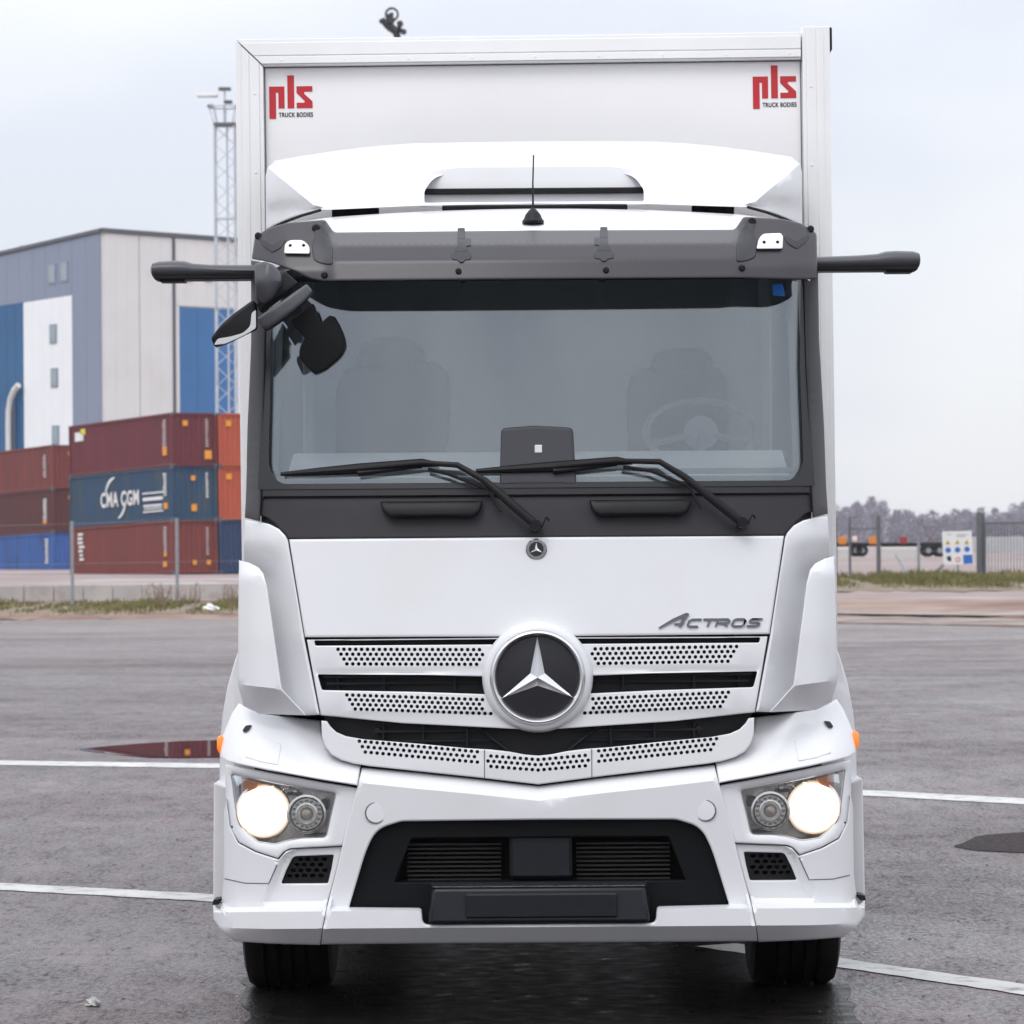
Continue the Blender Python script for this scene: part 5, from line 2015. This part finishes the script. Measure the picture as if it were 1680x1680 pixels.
_ck.inputs["Scale"].default_value = 170
_ck.inputs["Color1"].default_value = (0.005, 0.005, 0.007, 1)
_ck.inputs["Color2"].default_value = (0.018, 0.018, 0.024, 1)
_t.links.new(_tc.outputs["Object"], _mp.inputs[0])
_t.links.new(_mp.outputs[0], _ck.inputs["Vector"])
_t.links.new(_ck.outputs[0], _b.inputs["Base Color"])
_b.inputs["Roughness"].default_value = 0.3
MB().lathe([(68.5 * k_, -.004), (50 * k_, -.010), (0, -.013)], sc, 'y', 64).build("emblem_disc", DISC, em, recalc=False)
star_mb(sc + Vector((0, -.014, 0)), 67.5 * k_, 13.5 * k_, .024).build("emblem_star", SATIN, em, smooth=5)

# ---------------- cab corners and air guide blades
for s in (0, 1):
    M = (lambda p: p) if not s else mir
    ao = [(401, 850), (424, 853), (440, 857), (455, 865), (465, 876), (469, 884), (495, 1046), (519, 1170), (498, 1171), (420, 1168), (398, 1150), (398, 1000)]
    def Da(x, y):
        u = abs(x - CX)
        e = interp([(880, 400), (1046, 378), (1170, 356)], y)          # seam to the front flap
        # rounded pillar: rises from the seam, then falls into the channel behind the blade
        t = max(0, u - e)
        return Dc(x, y) + .0035 * max(0, t - 8) * .8 * sstep(880, 960, y) + wrap(x, 436, .17, 42)
    panel("corner_panel", M(ao), WHITE, truck, Da, thick=.03, step=12, edge=2.2)
    bo = [(392, 916), (408, 920), (424, 928), (432, 938), (438, 960), (462, 1127), (498, 1170), (426, 1168), (400, 1155), (390, 1119), (391, 1000)]
    def Db(x, y):
        u = abs(x - CX)
        inner = interp([(938, 444), (960, 439), (1127, 415), (1170, 379)], y)
        d = Dc(x, y) - .072 + wrap(x, 452, .10, 40)
        d += .06 * (1 - sstep(916, 945, y))                            # fades into the corner at the top
        fold = interp([(390, 1119), (462, 1128), (498, 1170)], x if x < CX else 2 * CX - x)
        if y > fold:
            d += .105 * (y - fold) / 42.0
        return d
    panel("air_guide_blade", M(bo), WHITE, truck, Db, thick=.03, creases=[M([(390, 1119), (462, 1128)]), M([(462, 1128), (498, 1170)])], step=10, edge=2.0, smooth=22)

# ---------------- fender tops, steps, side markers
for s in (0, 1):
    M = (lambda p: p) if not s else mir
    to = [(392, 1150), (400, 1155), (425, 1168), (470, 1173), (521, 1180), (525, 1205), (532, 1224), (544, 1238), (560, 1247), (586, 1254), (580, 1287), (520, 1276), (440, 1261), (372, 1246), (361, 1238), (365, 1205), (380, 1168)]
    def Dt(x, y):
        u = abs(x - CX)
        low = interp([(290, 1287), (505, 1246)], u)
        t = max(0, (low - y) / 70.0)
        return Dc(x, y) - .035 + .14 * t ** 1.15 + wrap(x, 470, .06, 40)
    fen = panel("fender_top", M(to), WHITE, truck, Dt, thick=.03, step=13, edge=2.4)
    # little raised pad, black clip, side marker lamp
    pad = M(rp([(430, 1205, 5), (462, 1218, 3), (456, 1252, 4), (428, 1247, 4), (400, 1238, 5)], 3))
    panel("fender_pad", pad, WHITE, fen, lambda x, y: Dt(x, y) - .004, thick=.008, step=12, edge=1.4)
    clip = M(rp([(397, 1196, 3), (403, 1187, 2), (413, 1186, 2), (408, 1194, 2), (402, 1198, 3)], 2))
    panel("fender_clip", clip, BLACKP, fen, lambda x, y: Dt(x, y) - .01, thick=.02, step=6, edge=0)
    mk = M(rp([(356, 1206, 4), (363, 1202, 3), (368, 1210), (368, 1232), (363, 1237, 3), (356, 1226, 5)], 3))
    panel("side_marker", mk, ORNG, fen, lambda x, y: .36 + .0006 * abs(y - 1219), thick=.05, step=8, edge=2.5)
    # step panel and wheel arch further back
    ar = [(392, 1062), (384, 1085), (373, 1125), (365, 1170), (361, 1215), (360, 1300), (420, 1300), (420, 1062)]
    panel("wheel_arch", M(ar), WHITE, truck, lambda x, y: .52 + wrap(x, 488, .08, 25), thick=.6, step=16, edge=2.0)
    sp = [(351, 1281, 2), (356, 1283), (372, 1290), (372, 1472), (350, 1472, 2)]
    panel("step_panel", M(rp(sp, 3)), WHITE, truck, lambda x, y: .50, thick=.7, step=20, edge=1.6)
    rf = [(350, 1473), (362, 1471), (358, 1481), (348, 1481)]
    panel("step_reflector", M(rf), BLACKP, truck, lambda x, y: .30, thick=.12, step=20, edge=0)

# ---------------- bumper
def bl_(u):
    return interp([(0, 1288), (107, 1275), (287, 1256), (300, 1255), (560, 1225)], u)
def Dbmp(x, y):
    u = abs(x - CX)
    v0 = bl_(u)
    base = interp([(0, .075), (27, .030)], y - v0) if y < v0 + 27 else .030 + .02 * (y - v0 - 27) / 180
    k = min(1, max(0, (y - 1485) / 8.0))
    lip = interp([(1490, -.022), (1521, -.024), (1548, .055)], y)
    return (base * (1 - k) + lip * k) + curv(x)
op = rp([(652, 1346, 6), (877, 1345), (1102, 1346, 6), (1142, 1358, 22), (1160, 1392, 20), (1189, 1487, 3), (1070, 1489, 6), (1068, 1516, 10), (686, 1516, 10), (684, 1489, 6), (565, 1487, 3), (594, 1392, 20), (612, 1358, 22)], 5)
bo_l = [(877, 1290), (770, 1277), (680, 1267), (588, 1257.5), (566, 1340), (545, 1425), (528, 1490), (522, 1521), (519, 1547)]
bo_ = bo_l + [(2 * CX - x, y) for x, y in bo_l[1:]][::-1]
crv = [(590, 1283), (680, 1293), (770, 1302), (877, 1314), (984, 1302), (1074, 1293), (1164, 1283)]
bump = panel("bumper", bo_, WHITE, truck, Dbmp, thick=.03, holes=[op], creases=[crv, [(520, 1493), (1234, 1493)], [(520, 1485), (1234, 1485)], [(520, 1521), (1234, 1521)]], step=17, edge=2.4, hole_edge=3.0, smooth=24)
mb = MB()
for cx0 in (610, 1151):
    c_ = T(cx0, 1332, Dbmp(cx0, 1332))
    mb.ring([(.0385, -.0015), (.0415, -.0015), (.0415, .01), (.0385, .01)], c_, 'y', 40)
mb.each("cap_ring", TRIM, bump)
mb = MB()
for cx0 in (610, 1151):
    c_ = T(cx0, 1332, Dbmp(cx0, 1332))
    mb.lathe([(0, -.004), (.036, -.003), (.038, .01)], c_, 'y', 40)
mb.each("round_cap", WHITE, bump)
# dark insert inside the opening
def tb(px, py, y):
    return T(px, py, y)
mb = MB()
rim_o = inset(op, -4)
insert = panel("bumper_insert", rim_o, INSERT, bump, lambda x, y: Dbmp(x, min(y, 1484)) + .035, thick=.22,
               holes=[rp([(668, 1374, 4), (1090, 1374, 4), (1118, 1446, 4), (640, 1446, 4)], 3)], step=22, edge=2.0)
mb = MB()
mb.box(-.75, .75, .26, .30, .35, .85)
mb.build("radiator_core", CHASS, bump)
mb = MB()
for i in range(9):
    zc = T(0, 1384 + i * 7.2, .2).z
    for s in (-1, 1):
        a, b = sorted((T(CX + s * 62, 0, .2).x, T(CX + s * 215, 0, .2).x))
        mb.box(a, b, .19, .225, zc - .0035, zc + .0035)
mb.each("radiator_fin", RADIA, bump)
mb = MB()
a, b = T(829, 1444, .02), T(932, 1372, .02)
mb.rbox(a.x, b.x, .09, .30, a.z, b.z, .012)
mb.build("centre_pillar", WETP, bump)
mb = MB()
a, b = T(690, 1516, -.03), T(1064, 1456, -.03)
mb.hexa([(a.x + .012, -.045, a.z + .004), (b.x - .012, -.045, a.z + .004), (b.x, .24, a.z + .004), (a.x, .24, a.z + .004),
         (a.x + .03, -.03, b.z), (b.x - .03, -.03, b.z), (b.x + .01, .24, b.z + .006), (a.x - .01, .24, b.z + .006)])
stp = mb.build("front_step", WETP, bump, bevel=.014, seg=3)
MB().hexa([(a.x + .03, -.026, b.z + .002), (b.x - .03, -.026, b.z + .002), (b.x, .23, b.z + .004), (a.x, .23, b.z + .004),
           (a.x + .03, -.022, b.z + .006), (b.x - .03, -.022, b.z + .006), (b.x, .23, b.z + .012), (a.x, .23, b.z + .012)]).build("step_tread", TREAD, stp)
mb = MB()
a, b = T(756, 1506, -.05), T(1006, 1466, -.05)
mb.rbox(a.x, b.x, -.052, -.02, a.z, b.z, .006)
mb.build("plate_recess", WETP, stp)

for s in (0, 1):
    M = (lambda p: p) if not s else mir
    U = lambda x: x if x < CX else 2 * CX - x
    # white surround of the headlight
    ho_ = [(370, 1250), (440, 1264), (520, 1279), (580, 1291), (570, 1335), (556, 1385), (500, 1388), (476, 1389), (466, 1394), (456, 1405), (420, 1393), (392, 1378), (376, 1352), (370, 1305)]
    op_h = rp([(381, 1268, 2), (460, 1284), (546, 1300, 3), (538, 1334), (530, 1370, 5), (496, 1371), (474, 1374, 10), (452, 1381, 8), (424, 1377), (400, 1357, 12), (388, 1322)], 4)
    def Ds(x, y):
        u = abs(x - CX)
        top_ = interp([(290, 1289), (510, 1248)], u)
        return Dbmp(x, 1400) + .004 - .016 * sstep(0, 16, y - top_) * 0 + wrap(x, 480, .05, 35)
    sur = panel("headlight_surround", M(ho_), WHITE, bump, Ds, thick=.03, holes=[M(op_h)], step=14, edge=2.4, hole_edge=9.0, bulge=1.0)
    # lamp unit
    hb = panel("headlight", M(inset(op_h, -5)), mat("lamp_housing", (.36, .34, .32), .25, metal=.75, var=.35, vscale=26), truck, lambda x, y: Ds(x, y) + .10, thick=.02, step=20, edge=0)
    mb = MB()
    c1 = T(M([(432, 1328)])[0][0], 1328, Ds(432, 1328) + .045)
    mb.ring([(.104, .05), (.104, .012), (.108, .014), (.108, .05)], c1, 'y', 40)
    c2 = T(M([(503, 1333)])[0][0], 1333, Ds(503, 1333) + .05)
    mb.ring([(.058, .045), (.068, -.012), (.076, -.010), (.078, .045)], c2, 'y', 40)
    mb.ring([(.034, .03), (.038, -.004), (.044, -.003), (.046, .03)], c2, 'y', 32)
    mb.each("lamp_bezel", CHROME, hb)
    mbm = MB().lathe([(0, -.012), (.03, -.011), (.06, -.006), (.085, .004), (.104, .016)], (0, 0, 0), 'y', 48).build("main_beam", LAMPW, hb, recalc=False)
    mbm.location = c1
    mb = MB().lathe([(.06, .012), (.052, .034), (.034, .046), (0, .05)], c2, 'y', 40)
    mb.build("reflector_bowl", mat("bright_reflector", (.82, .80, .76), .3, metal=.55, var=.25, vscale=45), hb)
    mb = MB().lathe([(0, -.012), (.018, -.008), (.026, .004), (.028, .03), (0, .045)], c2, 'y', 24)
    mb.build("bulb_shield", mat("bulb_glass", (.62, .55, .48), .15, metal=.4, var=.3, vscale=60), hb)
    mb = MB()
    rr = random.Random(3)
    for k in range(16):
        a = 2 * pi * k / 16
        p = c2 + Vector((.051 * cos(a), .0, .051 * sin(a)))
        mb.rbox(p.x - .006, p.x + .006, p.y, p.y + .03, p.z - .004, p.z + .004, .001)
    mb.each("reflector_facet", DCHROME, hb)
    ti = M(rp([(384, 1271, 2), (428, 1281, 3), (420, 1290), (406, 1296, 5), (394, 1308, 5), (389, 1300)], 3))
    panel("turn_signal", ti, AMBR, hb, lambda x, y: Ds(x, y) + .022, thick=.05, step=8, edge=1.5)
    mb = MB()
    for px, py, w_, h_ in ((470, 1291, 12, 5), (485, 1296, 7, 7), (508, 1305, 10, 5), (446, 1286, 9, 4), (405, 1284, 5, 8), (522, 1316, 6, 7)):
        q = T(M([(px, py)])[0][0], py, Ds(px, py) + .06)
        mb.rbox(q.x - w_ * k_ / 2, q.x + w_ * k_ / 2, q.y, q.y + .035, q.z - h_ * k_ / 2, q.z + h_ * k_ / 2, .003)
    mb.each("lamp_trim", CHROME, hb)
    mb = MB()
    for px, py, w_, h_ in ((480, 1300, 20, 6), (530, 1318, 10, 18), (478, 1285, 6, 4), (515, 1366, 34, 3)):
        q = T(M([(px, py)])[0][0], py, Ds(px, py) + .055)
        mb.rbox(q.x - w_ * k_ / 2, q.x + w_ * k_ / 2, q.y, q.y + .03, q.z - h_ * k_ / 2, q.z + h_ * k_ / 2, .003)
    mb.each("lamp_shadow_trim", BLACKP, hb)
    panel("lamp_lens", M(inset(op_h, -2)), LENS, hb, lambda x, y: Ds(x, y) + .012, thick=.004, step=20, edge=0, smooth=60)
    # corner section under the lamp
    ko = [(371, 1306), (377, 1353), (391, 1380), (419, 1395), (457, 1407.5), (468, 1395), (478, 1391), (500, 1390), (555, 1387), (541, 1440), (527, 1490), (521, 1521), (517, 1548), (440, 1545), (386, 1541), (364, 1524), (350, 1504), (350, 1482), (362, 1487), (367, 1440), (367, 1330)]
    fog = rp([(481, 1402, 6), (541, 1400, 3), (537, 1422), (531, 1447, 3), (461, 1447, 4), (470, 1424)], 4)
    def Dk(x, y):
        d = Dbmp(x, y)
        ux = U(x)
        e = interp([(1390, 476), (1407, 456), (1447, 440), (1488, 424)], y)
        d += .026 * sstep(0, 13, ux - e) * (1 - min(1, max(0, (y - 1476) / 9.0)))
        return d + wrap(x, 492, .09, 35)
    kk = panel("bumper_corner", M(ko), WHITE, bump, Dk, thick=.03, holes=[M(fog)],
               creases=[M([(456, 1408), (440, 1447), (424, 1487)]), M([(468, 1404), (453, 1447), (437, 1487)]), M([(364, 1493), (527, 1493)]), M([(364, 1476), (531, 1476)]), M([(364, 1485), (527, 1485)]), M([(352, 1514), (372, 1519), (440, 1521), (522, 1521)]), ],
               step=8, edge=2.2, hole_edge=2.0, smooth=22)
    MB().tube([T(x, y, Dk(x, y) + .0002) for x, y in dens(M([(369, 1438), (402, 1445.5), (441, 1446.5), (457, 1410)]), 8)[:-6 if not s else None][:999]], .0016, 6).build("panel_seam", TRIM, kk) if False else None
    sm_ = []
    ln_ = M([(369, 1438), (402, 1445.5), (441, 1446.5), (457, 1410)])
    for a_, b_ in zip(ln_, ln_[1:]):
        for q_ in range(6):
            x_, y_ = a_[0] + (b_[0] - a_[0]) * q_ / 6, a_[1] + (b_[1] - a_[1]) * q_ / 6
            sm_.append(T(x_, y_, Dk(x_, y_) + .0003))
    MB().tube(sm_, .0022, 6).build("panel_seam", TRIM, kk)
    # fog grille with honeycomb holes
    cells = []
    for r_ in range(5):
        for c_ in range(7):
            hx, hy = 470 + c_ * 11.5 + (5.7 if r_ % 2 else 0), 1407 + r_ * 9
            if pip(hx - 5, hy, fog) and pip(hx + 5, hy, fog) and pip(hx, hy - 4, fog) and pip(hx, hy + 4, fog):
                cells.append([(hx + 4.6 * cos(pi / 3 * q), hy + 3.6 * sin(pi / 3 * q)) for q in range(6)])
    fg = panel("fog_grille", M(inset(fog, -4)), BLACKP, bump, lambda x, y: Dk(x, y) + .022, thick=.012, pins=[M(c_) for c_ in cells], step=20, edge=0)
    panel("fog_backing", M(inset(fog, -5)), CHASS, fg, lambda x, y: Dk(x, y) + .05, thick=.01, step=20, edge=0)
    mb = MB().lathe([(0, -.004), (.004, -.003), (.005, .006)], T(M([(381, 1353)])[0][0], 1353, Ds(381, 1353)), 'y', 10)
    mb.build("surround_screw", BLACKP, sur)

# ---------------- mirror cameras on arms
def cam_arm(L, s):
    """L: points (px, py_top, py_bottom) from tip to root"""
    mb = MB()
    vs = []
    n = 14
    for px, pt_, pb_ in L:
        y = .62
        a, b = T(px, pt_, y), T(px, pb_, y)
        c_ = (a + b) / 2
        hz = (a.z - b.z) / 2
        for k in range(n):
            an = 2 * pi * k / n
            ca_, sa_ = cos(an), sin(an)
            vs.append(c_ + Vector((0, .085 * abs(ca_) ** .8 * (1 if ca_ > 0 else -1) * min(1, hz / .022), hz * abs(sa_) ** .7 * (1 if sa_ > 0 else -1))))
    m_ = len(L)
    fs = [(i * n + k, i * n + (k + 1) % n, (i + 1) * n + (k + 1) % n, (i + 1) * n + k) for i in range(m_ - 1) for k in range(n)]
    fs += [tuple(range(n)), tuple((m_ - 1) * n + k for k in range(n))]
    mb.add(vs, fs)
    o = mb.build("mirror_camera", ARMG, truck, smooth=50)
    mb = MB()
    px0, px1 = L[1][0], L[-1][0]
    a, b = T(min(px0, px1), 0, .55).x, T(max(px0, px1), 0, .55).x
    zb = T(0, L[2][2] + .5, .60).z
    mb.rbox(a, b, .55, .68, zb - .006, zb + .02, .005)
    mb.build("arm_underside", BLACKP, o)
    q0 = T(L[2][0], 0, .6).x
    q1 = T(L[4][0], 0, .6).x
    mb = MB().rbox(min(q0, q1), max(q0, q1), .56, .67, zb - .014, zb, .005)
    mb.build("camera_lens_cover", BLACKP, o)
    return o
cam_arm([(249, 434, 446), (252, 428, 452), (262, 425, 453), (290, 424, 454), (305, 425, 454), (318, 429, 453), (345, 431, 452), (400, 432, 453), (440, 432, 454)], -1)
cam_arm([(1508, 426, 438), (1506, 420, 444), (1497, 417, 446), (1470, 416, 447), (1452, 417, 447), (1438, 421, 447), (1410, 423, 446), (1350, 425, 447), (1325, 425, 447)], 1)

# ---------------- front mirrors at the upper left corner of the cab
def blob(name, poly, y0, th, m, par, bul=.02, edge=3.0):
    cxm = sum(p[0] for p in poly) / len(poly)
    cym = sum(p[1] for p in poly) / len(poly)
    rm = max(abs(p[0] - cxm) + abs(p[1] - cym) for p in poly)
    return panel(name, rp(poly, 4), m, par, lambda x, y: y0 - bul * max(0, 1 - ((abs(x - cxm) + abs(y - cym)) / rm) ** 2), thick=th, step=7, edge=edge)
mnt = blob("mirror_mount", [(417, 430, 4), (434, 425, 6), (450, 432, 6), (462, 448, 5), (461, 461, 3), (447, 486, 5), (431, 496, 4), (419, 489, 4)], .14, .24, ARMG, truck, .05)
blob("mirror_arm", [(450, 452, 4), (466, 440, 5), (490, 462, 5), (452, 490, 6), (426, 510, 5), (420, 494, 4)], .17, .10, BLACKP, mnt, .02)
blob("front_mirror", [(421, 519, 3), (503, 463, 4), (513, 475, 4), (497, 493, 8), (475, 511, 10), (453, 526, 10), (436, 537, 4), (428, 534, 3)], .06, .09, ARMG, mnt, .035, 3.5)
blob("mirror_rim", [(428, 533, 2), (452, 520, 6), (474, 505, 6), (496, 487, 6), (509, 472, 3), (513, 476, 3), (498, 495, 8), (476, 514, 10), (454, 529, 10), (436, 540, 3)], .075, .05, BLACKP, mnt, .005, 1.5)
mr_ = blob("kerb_mirror", [(345, 551, 4), (362, 529, 8), (384, 510, 6), (414, 489, 3), (420, 494, 3), (420, 536, 4), (403, 544, 6), (370, 560, 6), (351, 566, 4)], .22, .07, BLACKP, mnt, .02, 3)
panel("mirror_glass", rp([(350, 562, 2), (356, 552, 4), (376, 549, 4), (398, 543, 6), (410, 532, 6), (412, 510, 5), (419, 505, 2), (419, 535, 3), (401, 546, 6), (368, 560, 4)], 3), SATIN, mr_, lambda x, y: .188, thick=.02, step=8, edge=0)
mm = [(474, 524, 3), (514, 495, 4), (526, 527, 1), (540, 515, 3), (550, 518, 3), (561, 542, 6), (566, 564, 8), (558, 583, 8), (534, 604, 6), (515, 612, 5), (498, 595, 6), (489, 579, 6), (492, 564, 4), (499, 552, 1)]
blob("mirror_reflection", mm, .335, .02, REFLB, mnt, .012, 2.5)  # dark shape at the glass standing in for the mirror's reflection

# ---------------- cabin contents behind the glass
mb = MB()
mb.rbox(-CW + .06, CW - .06, .34, .85, 1.5, T(0, 771, .5).z, .03)
dash = mb.build("dashboard", DASH, truck, bevel=.02)
LEDGE = mat("pale_dash_top", (0.80, 0.81, 0.80), 0.5, var=.05, vscale=10)
mb = MB()
a, b = T(470, 785, .42), T(1290, 785, .42)
zz_ = T(0, 770, .6).z
mb.hexa([(a.x, .345, zz_ - .06), (b.x, .345, zz_ - .06), (b.x, .80, zz_ + .03), (a.x, .80, zz_ + .03),
         (a.x, .345, zz_ - .03), (b.x, .345, zz_ - .03), (b.x, .80, zz_ + .075), (a.x, .80, zz_ + .075)])
mb.build("dash_shelf", LEDGE, dash)
mb = MB()
a, b = T(960, 757, .85), T(1290, 743, .85)
mb.rbox(a.x, b.x, .84, .95, a.z, b.z, .01)
mb.build("instrument_hood", DASH, dash)
tb_ = panel("sensor_cover", rp([(817, 795, 2), (820, 702, 8), (876, 698), (938, 702, 8), (943, 795, 2)], 4), mat("screen_shell", (.036, .036, .045), .5, spec=.4), ws, lambda x, y: Dc(x, y) - .006, thick=.014, step=16, edge=3)
MB().rbox(T(875, 0, .25).x, T(887, 0, .25).x, Dc(880, 736) - .012, Dc(880, 736) + .006, T(0, 743, .2).z, T(0, 730, .2).z, .002).build("white_label", WHTV, tb_)
for so_, ho_ in (([(548, 860), (549, 640, 20), (562, 604, 14), (592, 594, 10), (640, 588), (690, 590), (720, 596, 12), (737, 612, 14), (736, 700, 20), (724, 770, 10), (722, 860)],
                  [(578, 600, 6), (590, 566, 14), (612, 551, 14), (668, 551, 14), (692, 566, 14), (702, 600, 6)]),
                 ([(1030, 860), (1027, 640, 16), (1036, 611, 12), (1072, 602, 8), (1166, 602, 8), (1186, 612, 12), (1194, 640, 16), (1192, 860)],
                  [(1064, 612, 6), (1072, 584, 12), (1088, 573, 12), (1150, 573, 12), (1166, 584, 12), (1172, 612, 6)])):
    o = panel("seat", rp(so_, 6), SEATF, truck, lambda x, y: 1.2, thick=.16, step=24, edge=14)
    panel("headrest", rp(ho_, 6), SEATF, o, lambda x, y: 1.19, thick=.11, step=16, edge=10)
    xs_ = [T(p[0], 0, 1.2).x for p in so_]
    MB().rbox(min(xs_), max(xs_), .80, 1.25, 1.35, 1.62, .06).build("seat_cushion", SEATF, o, bevel=.02)
mb = MB()
swc = Vector((T(1148, 720, .95).x, .95, T(0, 712, .95).z))
ring = []
for k in range(41):
    a = 2 * pi * k / 40
    ring.append(swc + Vector((.225 * cos(a), .15 * sin(a), .135 * sin(a))))
mb.tube(ring, .016, 8)
for a in (radians(200), radians(340), radians(270)):
    mb.tube([swc, swc + Vector((.225 * cos(a), .15 * sin(a), .135 * sin(a)))], .016, 6)
mb.lathe([(0, -.03), (.07, -.02), (.07, .03), (0, .04)], swc, 'y', 20)
mb.build("steering_wheel", mat("wheel_rim_plastic", (.22, .22, .23), .35), truck)
for s, px in ((-1, 505), (1, 1255)):
    mb = MB()
    a = T(px, 600, 1.2)
    mb.rbox(a.x - .025, a.x + .025, 1.2, 1.24, 1.9, 2.95, .01)
    mb.build("seat_belt_post", CABIN, truck)

bpy.context.view_layer.update()

# ------------------------------------------------------------------ the damp air between here and the wood
HZ = bpy.data.materials.new("damp_air")
HZ.use_nodes = True
_t = HZ.node_tree
_t.nodes.clear()
_o = _t.nodes.new("ShaderNodeOutputMaterial")
_v = _t.nodes.new("ShaderNodeVolumePrincipled")
_v.inputs["Color"].default_value = (0.88, 0.88, 0.94, 1)
_v.inputs["Density"].default_value = 0.00015
_v.inputs["Anisotropy"].default_value = 0.0
_t.links.new(_v.outputs[0], _o.inputs["Volume"])
struct(MB().box(-1300, 1300, -230, 1350, -1.4, 45).build("haze", HZ), "stuff")["label"] = "thin damp haze over the whole yard"
